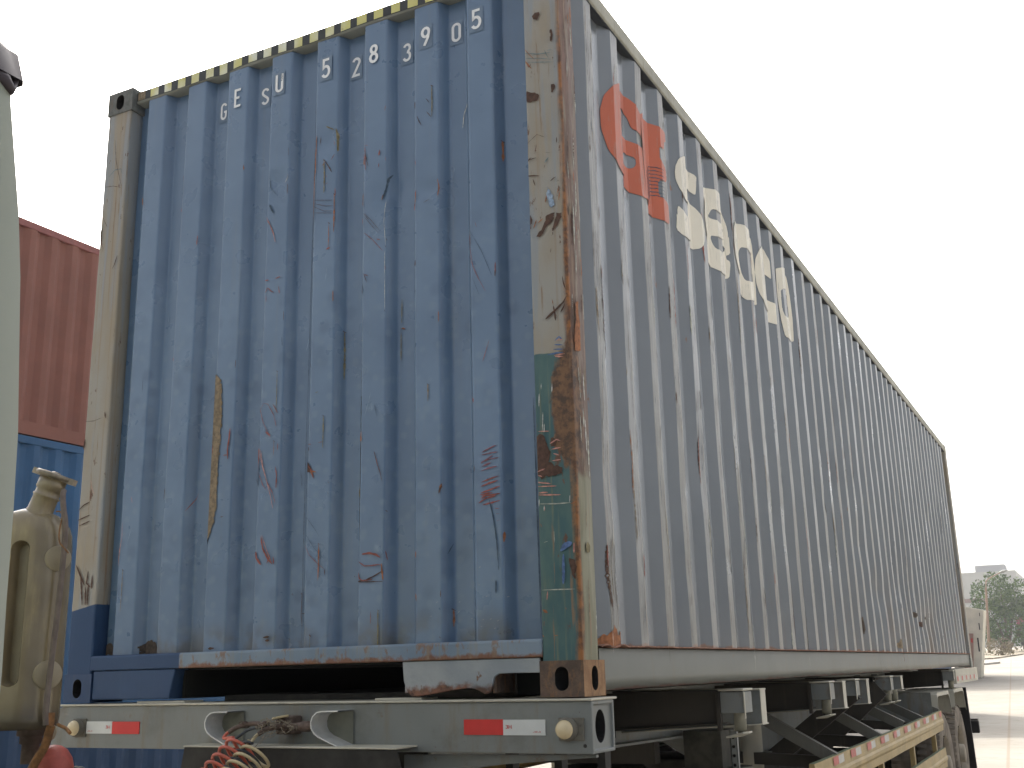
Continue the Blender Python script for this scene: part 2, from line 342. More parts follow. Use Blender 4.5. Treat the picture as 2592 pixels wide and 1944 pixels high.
def cut(o, cutters):
    for q in [o]+cutters:
        bm = bmesh.new(); bm.from_mesh(q.data); bmesh.ops.remove_doubles(bm, verts=bm.verts, dist=1e-5); bmesh.ops.recalc_face_normals(bm, faces=bm.faces); bm.to_mesh(q.data); bm.free()
    for c in cutters:
        md = o.modifiers.new('cut', 'BOOLEAN'); md.object = c; md.operation = 'DIFFERENCE'; md.solver = 'EXACT'
    bpy.context.view_layer.update()
    dg = bpy.context.evaluated_depsgraph_get(); me = bpy.data.meshes.new_from_object(o.evaluated_get(dg), preserve_all_data_layers=True, depsgraph=dg)
    o.modifiers.clear(); o.data = me
    for c in cutters: bpy.data.objects.remove(c, do_unlink=True)
    return o
def shade_hole_walls(o, idx):   # faces strictly inside the outer box are hole walls; they take the shade colour
    vs = [v.co for v in o.data.vertices]; lo = [min(v[i] for v in vs)+.0015 for i in range(3)]; hi = [max(v[i] for v in vs)-.0015 for i in range(3)]
    for f in o.data.polygons:
        if all(lo[i] < f.center[i] < hi[i] for i in range(3)): f.material_index = idx
def stadium(w, h, n=10):
    r = w/2; pts = []
    for k in range(n+1): a = PI*k/n; pts.append((r*math.cos(a), h/2-r+r*math.sin(a)))
    for k in range(n+1): a = PI+PI*k/n; pts.append((r*math.cos(a), -(h/2-r)+r*math.sin(a)))
    return pts
def ellipse(rx, ry, n=24): return [(rx*math.cos(2*PI*k/n), ry*math.sin(2*PI*k/n)) for k in range(n)]

def profile(bps, r=.007):    # (s, d) breakpoints -> rounded polyline
    out = [bps[0]]
    for k in range(1, len(bps)-1):
        a, b, c = [Vector(p) for p in bps[k-1:k+2]]
        u = (a-b); w = (c-b); u = u*min(r/u.length, .45); w = w*min(r/w.length, .45)
        for t in (0, .35, .65, 1): out.append(tuple((b+u)*(1-t)**2+b*2*t*(1-t)+(b+w)*t*t))
        if (c-b).length > .04: out.append(tuple((b+c)/2))
    out.append(bps[-1]); return out
def depth_at(bps):
    def f(s):
        if s <= bps[0][0]: return bps[0][1]
        for (a, da), (b, db) in zip(bps, bps[1:]):
            if s <= b: return da+(db-da)*(s-a)/max(b-a, 1e-9)
        return bps[-1][1]
    return f
def gd(s, z, dents):
    t = 0
    for cs, cz, rs, rz, d in dents: t += d*math.exp(-((s-cs)/rs)**2-((z-cz)/rz)**2)
    return t
def ribbon(mb, pts, w, surf, mi, taper=True, jit=.35, step=.008):
    # dense resample then quads hugging the surface
    P = [Vector(p) for p in pts]; S_ = [P[0]]
    for a, b in zip(P, P[1:]):
        n = max(1, int((b-a).length/step))
        for k in range(1, n+1): S_.append(a+(b-a)*k/n)
    L_ = []; R2 = []
    for k, p in enumerate(S_):
        d = S_[min(k+1, len(S_)-1)]-S_[max(k-1, 0)]
        if d.length < 1e-7: d = Vector((0, 1))
        n = Vector((-d.y, d.x)).normalized(); t = k/max(1, len(S_)-1)
        ww = w/2*(1-jit+2*jit*random.random())*((.25+.75*math.sin(PI*min(1, max(0, t)))**.5) if taper else 1)
        L_.append(p+n*ww); R2.append(p-n*ww)
    mb.grid([[surf(p.x, p.y) for p in L_], [surf(p.x, p.y) for p in R2]], mi, False)
def ragged(poly, jit=.004, step=.012):
    out = []
    for a, b in zip(poly, poly[1:]+poly[:1]):
        a = Vector(a); b = Vector(b); n = max(1, int((b-a).length/step))
        for k in range(n): q = a+(b-a)*k/n; out.append((q.x+random.uniform(-jit, jit), q.y+random.uniform(-jit, jit)))
    return out
def fill(mb, loops, surf, mi, cw=.005, bps=None):
    # even-odd fill of 2-D outlines by thin columns, laid on a surface
    xs = [p[0] for l in loops for p in l]; x0, x1 = min(xs), max(xs)
    cuts = [x0+(x1-x0)*k/max(1, int((x1-x0)/cw)) for k in range(int((x1-x0)/cw)+1)]
    if bps: cuts = sorted(cuts+[b for b in bps if x0 < b < x1])
    def cross(x):
        ys = []
        for l in loops:
            for (ax, ay), (bx, by) in zip(l, l[1:]+l[:1]):
                if (ax <= x < bx) or (bx <= x < ax): ys.append(ay+(by-ay)*(x-ax)/(bx-ax))
        return sorted(ys)
    for a, b in zip(cuts, cuts[1:]):
        e = (b-a)*.001
        A, B, Mx = cross(a+e), cross(b-e), cross((a+b)/2)
        if len(A) != len(Mx) or len(B) != len(Mx): A = B = Mx
        for k in range(0, len(Mx)-1, 2):
            mb.face([surf(a, A[k]), surf(b, B[k]), surf(b, B[k+1]), surf(a, A[k+1])], mi)

# wear marks traced on the end wall and the posts: kind, width, (x, z) points
FRONT_STROKES = [('r', 0.004, [(1.068, 1.177), (1.082, 1.158), (1.096, 1.135)]), ('r', 0.003, [(1.02, 1.187), (1.003, 1.161), (1.019, 1.109), (1.052, 1.049), (1.061, 1.034)]), ('r', 0.003, [(1.02, 1.187), (1.042, 1.181), (1.075, 1.13), (1.09, 1.079)]), ('r', 0.008, [(1.034, 1.065), (1.061, 1.045)]), ('r', 0.01, [(0.843, 1.103), (0.84, 1.06), (0.834, 1.011), (0.838, 0.972)]), ('r', 0.005, [(0.81, 0.991), (0.841, 0.99)]), ('r', 0.008, [(1.003, 0.999), (1.003, 0.957), (0.999, 0.902), (1.0, 0.84)]), ('p', 0.004, [(1.012, 0.991), (1.027, 0.92), (1.051, 0.855), (1.071, 0.799), (1.086, 0.744)]), ('p', 0.003, [(1.006, 0.992), (1.017, 0.942), (1.037, 0.884)]), ('r', 0.003, [(1.006, 0.894), (1.03, 0.844), (1.048, 0.822)]), ('r', 0.004, [(1.042, 0.87), (1.083, 0.805), (1.098, 0.763)]), ('r', 0.005, [(1.101, 1.008), (1.1, 0.981)]), ('r', 0.006, [(1.092, 0.913), (1.1, 0.878), (1.099, 0.823)]), ('r', 0.009, [(1.03, 0.634), (1.041, 0.587), (1.073, 0.538), (1.094, 0.52)]), ('p', 0.004, [(1.034, 0.64), (1.058, 0.585), (1.09, 0.524)]), ('r', 0.012, [(1.006, 0.576), (1.011, 0.549), (1.035, 0.522)]), ('r', 0.006, [(1.065, 0.525), (1.08, 0.557)]), ('r', 0.006, [(1.096, 0.55), (1.1, 0.52)]), ('p', 0.002, [(0.254, 0.758), (0.257, 0.693), (0.247, 0.614), (0.245, 0.564)]), ('p', 0.002, [(0.248, 0.657), (0.245, 0.579)]), ('p', 0.003, [(0.299, 0.864), (0.307, 0.834)]), ('d', 0.0025, [(1.208, 1.197), (1.206, 0.853), (1.206, 0.523), (1.209, 0.192)]), ('r', 0.004, [(1.235, 0.463), (1.232, 0.431)]), ('b', 0.006, [(1.239, 0.463), (1.23, 0.438)]), ('b', 0.003, [(1.206, 0.407), (1.203, 0.318), (1.211, 0.267)]), ('b', 0.003, [(1.201, 0.324), (1.241, 0.324)]), ('b', 0.012, [(1.06, 0.238), (1.089, 0.24)]), ('b', 0.01, [(1.069, 0.225), (1.09, 0.227)]), ('b', 0.012, [(0.779, 0.204), (0.81, 0.205)]), ('b', 0.006, [(1.157, 0.406), (1.162, 0.396)]), ('b', 0.004, [(0.82, 0.65), (0.823, 0.636)]), ('b', 0.005, [(0.719, 0.524), (0.724, 0.515)]), ('b', 0.004, [(0.811, 0.731), (0.829, 0.732)]), ('r', 0.006, [(1.257, 0.899), (1.274, 0.88), (1.287, 0.845)]), ('o', 0.01, [(1.27, 0.877), (1.299, 0.869)]), ('o', 0.007, [(1.27, 0.881), (1.287, 0.845)]), ('r', 0.004, [(1.252, 0.987), (1.271, 0.985)]), ('r', 0.004, [(1.304, 0.988), (1.327, 0.989)]), ('b', 0.004, [(1.574, 0.922), (1.589, 0.873), (1.605, 0.832), (1.611, 0.803)]), ('r', 0.0025, [(1.576, 0.92), (1.59, 0.872), (1.606, 0.831)]), ('r', 0.0025, [(1.251, 0.585), (1.275, 0.544), (1.316, 0.509), (1.349, 0.485)]), ('b', 0.006, [(1.351, 0.485), (1.352, 0.462)]), ('d', 0.002, [(1.252, 0.63), (1.299, 0.568), (1.352, 0.52)]), ('d', 0.002, [(1.254, 0.696), (1.297, 0.646), (1.322, 0.612)]), ('b', 0.01, [(1.866, 0.73), (1.876, 0.764)]), ('o', 0.005, [(1.868, 0.749), (1.877, 0.767)]), ('m', 0.006, [(2.052, 0.863), (2.091, 0.878), (2.112, 0.884)]), ('m', 0.006, [(2.052, 0.854), (2.097, 0.858), (2.118, 0.858)]), ('m', 0.006, [(2.048, 0.827), (2.083, 0.835), (2.121, 0.837)]), ('m', 0.006, [(2.047, 0.824), (2.069, 0.834), (2.097, 0.848)]), ('m', 0.006, [(2.051, 0.811), (2.09, 0.822)]), ('m', 0.006, [(2.046, 0.794), (2.076, 0.802), (2.114, 0.806)]), ('r', 0.007, [(2.048, 0.753), (2.089, 0.764), (2.12, 0.77)]), ('r', 0.007, [(2.046, 0.738), (2.081, 0.747), (2.116, 0.754)]), ('r', 0.007, [(2.043, 0.714), (2.081, 0.722), (2.125, 0.733)]), ('r', 0.007, [(2.04, 0.708), (2.094, 0.712)]), ('r', 0.007, [(2.049, 0.704), (2.087, 0.703), (2.125, 0.706)]), ('r', 0.007, [(2.035, 0.678), (2.066, 0.693), (2.108, 0.699)]), ('r', 0.007, [(2.052, 0.67), (2.093, 0.676), (2.124, 0.681)]), ('r', 0.007, [(2.046, 0.695), (2.073, 0.705)]), ('r', 0.003, [(2.1, 0.654), (2.12, 0.652)]), ('r', 0.003, [(2.106, 0.634), (2.12, 0.633)]), ('r', 0.003, [(2.109, 0.608), (2.123, 0.611)]), ('d', 0.007, [(2.08, 0.686), (2.096, 0.618), (2.107, 0.54), (2.112, 0.452)]), ('d', 0.004, [(2.112, 0.457), (2.112, 0.434)]), ('o', 0.008, [(2.134, 0.568), (2.132, 0.532)]), ('d', 0.01, [(1.988, 0.787), (1.991, 0.737)]), ('d', 0.008, [(2.101, 0.4), (2.1, 0.353)]), ('r', 0.01, [(1.524, 0.53), (1.558, 0.532), (1.589, 0.524), (1.608, 0.512)]), ('r', 0.005, [(1.509, 0.503), (1.536, 0.485), (1.566, 0.484), (1.597, 0.486), (1.613, 0.484)]), ('o', 0.008, [(1.613, 0.49), (1.616, 0.465), (1.62, 0.428)]), ('b', 0.006, [(1.504, 0.429), (1.544, 0.432), (1.582, 0.445), (1.619, 0.462)]), ('r', 0.005, [(1.509, 0.462), (1.514, 0.44), (1.529, 0.43), (1.574, 0.433)]), ('o', 0.007, [(1.507, 0.462), (1.504, 0.428)]), ('b', 0.004, [(1.502, 0.427), (1.62, 0.423)]), ('d', 0.004, [(2.243, 1.054), (2.244, 0.93), (2.245, 0.689), (2.247, 0.454), (2.248, 0.255), (2.252, 0.191)]), ('w', 0.006, [(2.034, 0.448), (2.04, 0.45)]), ('w', 0.006, [(1.992, 0.359), (1.997, 0.361)]), ('w', 0.006, [(1.998, 0.33), (2.003, 0.332)]), ('w', 0.006, [(2.03, 0.386), (2.035, 0.388)]), ('w', 0.006, [(1.99, 0.243), (1.995, 0.245)]), ('w', 0.006, [(1.983, 0.269), (1.989, 0.271)]), ('w', 0.006, [(2.044, 0.264), (2.05, 0.266)]), ('w', 0.006, [(2.104, 0.258), (2.109, 0.261)]), ('w', 0.006, [(2.074, 0.265), (2.08, 0.267)]), ('w', 0.006, [(1.919, 0.333), (1.924, 0.336)]), ('w', 0.006, [(1.915, 0.298), (1.92, 0.301)]), ('w', 0.006, [(1.97, 0.273), (1.975, 0.275)]), ('w', 0.006, [(2.011, 0.3), (2.016, 0.302)]), ('w', 0.006, [(1.827, 0.285), (1.833, 0.287)]), ('w', 0.006, [(1.852, 0.334), (1.858, 0.336)]), ('w', 0.006, [(1.983, 0.475), (1.989, 0.477)]), ('w', 0.006, [(2.059, 0.344), (2.065, 0.346)]), ('w', 0.006, [(2.09, 0.233), (2.096, 0.235)]), ('w', 0.006, [(2.136, 0.34), (2.141, 0.342)]), ('w', 0.006, [(2.037, 0.241), (2.042, 0.243)]), ('b', 0.008, [(1.357, 0.825), (1.361, 0.819)]), ('b', 0.008, [(1.356, 0.782), (1.36, 0.776)]), ('b', 0.008, [(1.625, 0.69), (1.629, 0.684)]), ('b', 0.008, [(1.153, 0.403), (1.157, 0.398)]), ('b', 0.008, [(1.201, 0.404), (1.205, 0.399)]), ('b', 0.008, [(1.455, 0.456), (1.459, 0.451)]), ('b', 0.008, [(1.865, 0.213), (1.869, 0.208)]), ('b', 0.008, [(1.502, 0.21), (1.505, 0.205)]), ('b', 0.008, [(1.147, 0.232), (1.151, 0.226)]), ('o', 0.006, [(1.262, 2.343), (1.261, 2.275), (1.262, 2.183), (1.256, 2.135), (1.255, 2.052), (1.254, 1.946)]), ('b', 0.003, [(1.284, 2.341), (1.277, 2.296)]), ('d', 0.003, [(1.264, 2.346), (1.263, 2.3)]), ('b', 0.005, [(1.313, 2.21), (1.33, 2.183), (1.347, 2.152)]), ('o', 0.004, [(1.315, 2.207), (1.297, 2.191)]), ('r', 0.006, [(1.317, 2.145), (1.322, 2.135)]), ('r', 0.008, [(1.316, 2.104), (1.327, 2.109)]), ('r', 0.003, [(1.36, 2.233), (1.343, 2.208)]), ('b', 0.002, [(1.255, 2.044), (1.352, 2.023)]), ('b', 0.002, [(1.259, 2.027), (1.32, 2.003), (1.357, 1.998)]), ('b', 0.002, [(1.254, 2.015), (1.311, 1.982), (1.356, 1.974)]), ('b', 0.002, [(1.26, 1.985), (1.353, 1.964)]), ('r', 0.009, [(1.325, 1.806), (1.345, 1.812)]), ('p', 0.004, [(1.001, 2.022), (1.019, 1.989), (1.04, 1.947), (1.054, 1.895)]), ('r', 0.004, [(1.003, 2.009), (1.024, 1.98), (1.041, 1.935)]), ('y', 0.01, [(1.362, 2.354), (1.369, 2.323), (1.371, 2.247)]), ('y', 0.006, [(1.311, 2.376), (1.354, 2.35)]), ('r', 0.003, [(1.514, 2.234), (1.532, 2.229)]), ('r', 0.004, [(1.516, 2.227), (1.521, 2.119)]), ('b', 0.003, [(1.514, 2.211), (1.533, 2.133)]), ('r', 0.008, [(1.591, 2.195), (1.586, 2.168)]), ('r', 0.006, [(1.587, 2.135), (1.584, 2.116)]), ('d', 0.01, [(1.636, 2.083), (1.623, 2.062), (1.614, 2.025), (1.601, 1.972)]), ('o', 0.006, [(1.603, 1.995), (1.598, 1.969)]), ('r', 0.003, [(1.516, 1.841), (1.559, 1.801), (1.605, 1.745)]), ('b', 0.002, [(1.517, 1.928), (1.558, 1.879), (1.594, 1.832)]), ('b', 0.002, [(1.511, 1.929), (1.54, 1.891)]), ('b', 0.002, [(1.515, 1.912), (1.585, 1.826)]), ('r', 0.006, [(1.576, 1.801), (1.592, 1.796)]), ('b', 0.006, [(1.508, 1.978), (1.506, 1.958)]), ('o', 0.004, [(1.51, 2.017), (1.509, 1.961)]), ('b', 0.005, [(1.502, 1.622), (1.51, 1.579)]), ('b', 0.003, [(1.515, 1.666), (1.533, 1.62)]), ('r', 0.004, [(1.518, 1.658), (1.538, 1.65)]), ('w', 0.003, [(1.619, 1.968), (1.611, 1.86)]), ('w', 0.003, [(1.613, 1.859), (1.62, 1.765)]), ('w', 0.003, [(1.616, 1.742), (1.614, 1.628)]), ('w', 0.003, [(1.616, 1.627), (1.619, 1.491)]), ('b', 0.005, [(1.611, 1.852), (1.614, 1.844)]), ('b', 0.005, [(1.622, 1.795), (1.624, 1.787)]), ('b', 0.005, [(1.618, 1.765), (1.621, 1.757)]), ('b', 0.005, [(1.618, 1.491), (1.62, 1.483)]), ('o', 0.007, [(1.669, 1.419), (1.686, 1.411)]), ('b', 0.01, [(1.665, 1.415), (1.677, 1.414)]), ('y', 0.004, [(1.671, 1.542), (1.669, 1.438)]), ('y', 0.005, [(1.666, 1.401), (1.665, 1.284)]), ('o', 0.005, [(1.871, 1.995), (1.875, 1.955), (1.872, 1.921)]), ('o', 0.004, [(1.767, 1.973), (1.766, 1.903)]), ('b', 0.003, [(1.808, 1.905), (1.837, 1.914)]), ('b', 0.005, [(2.013, 2.041), (2.013, 2.029)]), ('r', 0.002, [(2.013, 1.779), (2.018, 1.66), (2.028, 1.592), (2.055, 1.536)]), ('d', 0.002, [(2.015, 1.742), (2.065, 1.65), (2.109, 1.54)]), ('r', 0.002, [(2.013, 1.638), (2.04, 1.56), (2.081, 1.48)]), ('r', 0.002, [(2.04, 1.773), (2.047, 1.749)]), ('d', 0.002, [(2.024, 1.549), (2.054, 1.471)]), ('b', 0.003, [(1.775, 2.297), (1.788, 2.261)]), ('b', 0.003, [(1.779, 2.287), (1.796, 2.25)]), ('b', 0.003, [(1.822, 2.304), (1.844, 2.274)]), ('b', 0.003, [(1.818, 2.366), (1.835, 2.341)]), ('r', 0.006, [(1.005, 1.729), (1.025, 1.729)]), ('r', 0.006, [(1.059, 1.727), (1.087, 1.733)]), ('r', 0.004, [(1.007, 1.672), (1.021, 1.694), (1.041, 1.674), (1.056, 1.667)]), ('r', 0.004, [(1.079, 1.691), (1.085, 1.657)]), ('r', 0.003, [(1.013, 1.663), (1.014, 1.63)]), ('d', 0.012, [(1.015, 2.078), (1.037, 2.035)]), ('d', 0.003, [(1.01, 2.211), (1.017, 2.158), (1.053, 2.115)]), ('w', 0.005, [(1.109, 2.195), (1.091, 2.166)]), ('o', 0.006, [(1.109, 2.204), (1.106, 2.191)]), ('d', 0.003, [(1.218, 2.535), (1.216, 2.028), (1.212, 1.548), (1.209, 1.197)]), ('b', 0.004, [(1.244, 1.434), (1.243, 1.418)]), ('y', 0.01, [(1.286, 1.196), (1.299, 1.198)]), ('y', 0.006, [(1.496, 1.259), (1.496, 1.2)]), ('o', 0.005, [(0.858, 2.308), (0.86, 2.282)]), ('w', 0.004, [(1.503, 1.384), (1.516, 1.378)]), ('w', 0.004, [(1.987, 2.318), (1.97, 2.275), (1.963, 2.214)])]
FRONT_PATCHES = [('s', [(0.739, 1.365), (0.772, 1.331), (0.781, 1.249), (0.787, 1.182), (0.785, 1.11), (0.782, 1.038), (0.781, 0.967), (0.781, 0.896), (0.784, 0.826), (0.785, 0.77), (0.78, 0.715), (0.764, 0.675), (0.744, 0.635), (0.735, 0.602), (0.73, 0.636), (0.736, 0.691), (0.738, 0.76), (0.736, 0.83), (0.736, 0.901), (0.734, 0.972), (0.733, 1.044), (0.733, 1.116), (0.734, 1.218), (0.736, 1.306)]), ('y', [(1.486, 1.159), (1.5, 1.157), (1.501, 1.022), (1.501, 0.889), (1.501, 0.759), (1.499, 0.694), (1.496, 0.611), (1.489, 0.618), (1.485, 0.695), (1.474, 0.774), (1.476, 0.846), (1.483, 0.904), (1.485, 1.024)]), ('t', [(0.372, 0.193), (0.365, 0.224), (0.382, 0.244), (0.415, 0.248), (0.445, 0.235), (0.456, 0.208), (0.458, 0.191)]), ('t', [(0.118, 0.197), (0.113, 0.246), (0.149, 0.238), (0.188, 0.244), (0.202, 0.198)]), ('b', [(1.25, 0.916), (1.278, 0.886), (1.274, 0.86), (1.253, 0.876)])]
POST_STROKES = [('g', 0.004, [(2.289, 2.414), (2.34, 2.395), (2.398, 2.385)]), ('g', 0.003, [(2.293, 2.391), (2.358, 2.372), (2.4, 2.355)]), ('g', 0.003, [(2.296, 2.373), (2.405, 2.342)]), ('g', 0.003, [(2.374, 2.403), (2.382, 2.379), (2.391, 2.361)]), ('g', 0.003, [(2.383, 2.397), (2.404, 2.397)]), ('o', 0.004, [(2.291, 2.429), (2.309, 2.401), (2.33, 2.376)]), ('o', 0.006, [(2.29, 2.379), (2.307, 2.352), (2.316, 2.339)]), ('m', 0.004, [(2.296, 2.371), (2.304, 2.347)]), ('b', 0.005, [(2.28, 1.945), (2.295, 1.959), (2.323, 1.961)]), ('b', 0.005, [(2.28, 1.954), (2.305, 1.967)]), ('b', 0.005, [(2.278, 1.895), (2.311, 1.89), (2.335, 1.883)]), ('b', 0.005, [(2.379, 1.851), (2.394, 1.861), (2.403, 1.863)]), ('g', 0.005, [(2.358, 1.931), (2.376, 1.95)]), ('b', 0.005, [(2.365, 1.972), (2.38, 1.967)]), ('b', 0.005, [(2.405, 1.844), (2.414, 1.847)]), ('b', 0.005, [(2.308, 1.876), (2.316, 1.848)]), ('b', 0.005, [(2.41, 2.0), (2.412, 2.024)]), ('b', 0.002, [(2.278, 1.987), (2.291, 2.031), (2.329, 2.057), (2.364, 2.036)]), ('o', 0.006, [(2.286, 1.849), (2.284, 1.821)]), ('o', 0.006, [(2.413, 1.819), (2.406, 1.798)]), ('o', 0.006, [(2.415, 1.802), (2.411, 1.768)]), ('o', 0.006, [(2.362, 1.797), (2.355, 1.77)]), ('o', 0.006, [(2.317, 1.709), (2.304, 1.678)]), ('o', 0.006, [(2.344, 1.709), (2.323, 1.696)]), ('b', 0.012, [(2.341, 1.317), (2.379, 1.343), (2.414, 1.369), (2.427, 1.389)]), ('b', 0.008, [(2.374, 1.363), (2.379, 1.332), (2.381, 1.305)]), ('b', 0.007, [(2.402, 1.333), (2.414, 1.35), (2.42, 1.363)]), ('o', 0.004, [(2.37, 1.388), (2.374, 1.365)]), ('b', 0.006, [(2.415, 1.467), (2.417, 1.445), (2.425, 1.416)]), ('lb2', 0.006, [(2.375, 1.23), (2.392, 1.243), (2.403, 1.231)]), ('lb2', 0.006, [(2.372, 1.216), (2.405, 1.21)]), ('lb2', 0.006, [(2.368, 1.199), (2.407, 1.194)]), ('lb2', 0.006, [(2.342, 1.182), (2.379, 1.184), (2.407, 1.182)]), ('p', 0.007, [(2.381, 1.232), (2.406, 1.23)]), ('p', 0.007, [(2.37, 1.176), (2.39, 1.177), (2.412, 1.176)]), ('p', 0.007, [(2.373, 1.172), (2.406, 1.167)]), ('p', 0.006, [(2.298, 0.907), (2.34, 0.903)]), ('p', 0.006, [(2.342, 0.858), (2.367, 0.87), (2.383, 0.863)]), ('p', 0.006, [(2.346, 0.837), (2.385, 0.84)]), ('p', 0.006, [(2.354, 0.821), (2.376, 0.813)]), ('p', 0.006, [(2.29, 0.751), (2.307, 0.744)]), ('p', 0.006, [(2.287, 0.726), (2.339, 0.716)]), ('p', 0.006, [(2.286, 0.711), (2.361, 0.706)]), ('p', 0.006, [(2.288, 0.681), (2.376, 0.674)]), ('p', 0.006, [(2.291, 0.688), (2.327, 0.687)]), ('p', 0.006, [(2.348, 0.796), (2.381, 0.797)]), ('p', 0.006, [(2.285, 0.762), (2.319, 0.771)]), ('w', 0.004, [(2.315, 1.08), (2.314, 1.059)]), ('w', 0.004, [(2.306, 1.044), (2.303, 0.997)]), ('w', 0.004, [(2.318, 0.974), (2.314, 0.907)]), ('w', 0.004, [(2.322, 0.932), (2.32, 0.901)]), ('w', 0.004, [(2.358, 1.074), (2.356, 1.042)]), ('w', 0.004, [(2.293, 0.665), (2.291, 0.64)]), ('w', 0.004, [(2.411, 0.669), (2.409, 0.644)]), ('w', 0.004, [(2.312, 0.643), (2.31, 0.623)]), ('w2', 0.005, [(2.295, 0.649), (2.359, 0.644), (2.413, 0.643)]), ('o', 0.006, [(2.413, 0.639), (2.435, 0.645), (2.467, 0.654)]), ('w2', 0.004, [(2.293, 0.353), (2.342, 0.352), (2.417, 0.35)]), ('o', 0.01, [(2.296, 0.579), (2.301, 0.568)]), ('o', 0.01, [(2.334, 0.2), (2.347, 0.2)]), ('o', 0.01, [(2.294, 0.287), (2.312, 0.276)]), ('o', 0.01, [(2.298, 0.249), (2.297, 0.234)]), ('o', 0.01, [(2.291, 0.202), (2.296, 0.197)]), ('o', 0.01, [(2.38, 0.29), (2.382, 0.285)]), ('o', 0.01, [(2.273, 0.143), (2.286, 0.142)]), ('lb2', 0.025, [(2.369, 0.48), (2.388, 0.498), (2.413, 0.506)]), ('p', 0.008, [(2.421, 0.505), (2.419, 0.471)]), ('lb2', 0.012, [(2.379, 0.469), (2.377, 0.402), (2.374, 0.369)]), ('w2', 0.004, [(2.347, 0.55), (2.347, 0.511)]), ('w2', 0.006, [(2.307, 0.514), (2.321, 0.517)]), ('p', 0.005, [(2.315, 0.348), (2.311, 0.319)]), ('p', 0.004, [(2.314, 0.639), (2.313, 0.622)]), ('b', 0.006, [(0.005, 0.824), (0.04, 0.848), (0.076, 0.858)]), ('b', 0.006, [(0.003, 0.78), (0.082, 0.8)]), ('b', 0.006, [(0.018, 0.756), (0.085, 0.773)]), ('b', 0.01, [(0.018, 0.584), (0.048, 0.538), (0.077, 0.493)]), ('b', 0.01, [(0.096, 0.553), (0.089, 0.501), (0.115, 0.483)]), ('b', 0.01, [(0.047, 0.547), (0.06, 0.486), (0.074, 0.408)]), ('b', 0.01, [(0.122, 0.534), (0.122, 0.474)]), ('b', 0.01, [(0.101, 0.501), (0.105, 0.406)]), ('b', 0.01, [(0.084, 0.484), (0.093, 0.407)]), ('b', 0.003, [(0.002, 1.232), (0.061, 1.228), (0.113, 1.237)]), ('b', 0.008, [(0.126, 1.262), (0.134, 1.231)]), ('b', 0.01, [(0.016, 1.149), (0.014, 1.122), (0.011, 1.1)]), ('b', 0.004, [(0.002, 1.135), (0.024, 1.129)]), ('p', 0.003, [(0.07, 0.957), (0.082, 0.918), (0.101, 0.886)]), ('b', 0.003, [(0.065, 2.621), (0.08, 2.513), (0.092, 2.471), (0.13, 2.365)]), ('g', 0.004, [(0.038, 2.432), (0.076, 2.462), (0.118, 2.458), (0.128, 2.429)]), ('b', 0.003, [(0.013, 2.386), (0.076, 2.378), (0.127, 2.359)]), ('b', 0.003, [(0.015, 2.238), (0.055, 2.172)]), ('b', 0.006, [(0.135, 2.012), (0.122, 1.971), (0.108, 1.949)]), ('b', 0.012, [(0.021, 2.179), (0.016, 2.149), (0.02, 2.11)]), ('b', 0.008, [(0.083, 2.094), (0.085, 2.089)]), ('b', 0.01, [(0.029, 1.94), (0.037, 1.932)]), ('g', 0.003, [(0.035, 2.202), (0.008, 2.144)])]
POST_PATCHES = [('b', [(2.327, 2.569), (2.34, 2.58), (2.358, 2.574), (2.359, 2.561), (2.345, 2.545), (2.333, 2.554)]), ('b', [(2.274, 2.245), (2.292, 2.246), (2.334, 2.231), (2.345, 2.215), (2.333, 2.197), (2.318, 2.197), (2.306, 2.195), (2.275, 2.214)]), ('b', [(2.4, 2.482), (2.408, 2.486), (2.411, 2.454), (2.407, 2.43), (2.402, 2.435)]), ('b', [(2.396, 2.249), (2.408, 2.246), (2.412, 2.227), (2.401, 2.212), (2.393, 2.214)]), ('b', [(2.279, 1.735), (2.295, 1.731), (2.297, 1.714), (2.289, 1.675), (2.28, 1.649), (2.278, 1.683)]), ('b', [(2.359, 1.723), (2.38, 1.725), (2.394, 1.721), (2.385, 1.7), (2.367, 1.681), (2.345, 1.657), (2.333, 1.638), (2.315, 1.642), (2.334, 1.666), (2.346, 1.691)]), ('b', [(2.4, 1.719), (2.418, 1.718), (2.417, 1.699), (2.404, 1.679), (2.389, 1.659), (2.377, 1.634), (2.374, 1.632), (2.383, 1.661), (2.393, 1.687)]), ('lb', [(2.364, 1.837), (2.377, 1.816), (2.396, 1.755), (2.38, 1.741), (2.366, 1.755), (2.365, 1.796)]), ('b', [(2.286, 0.89), (2.301, 0.899), (2.32, 0.891), (2.33, 0.859), (2.34, 0.827), (2.337, 0.797), (2.358, 0.779), (2.385, 0.772), (2.385, 0.751), (2.357, 0.744), (2.323, 0.743), (2.306, 0.734), (2.287, 0.751), (2.283, 0.798), (2.282, 0.849)]), ('b', [(2.339, 0.868), (2.356, 0.882), (2.367, 0.87), (2.361, 0.85), (2.345, 0.847)]), ('b', [(2.402, 0.453), (2.421, 0.447), (2.425, 0.423), (2.418, 0.385), (2.406, 0.4), (2.401, 0.425)])]
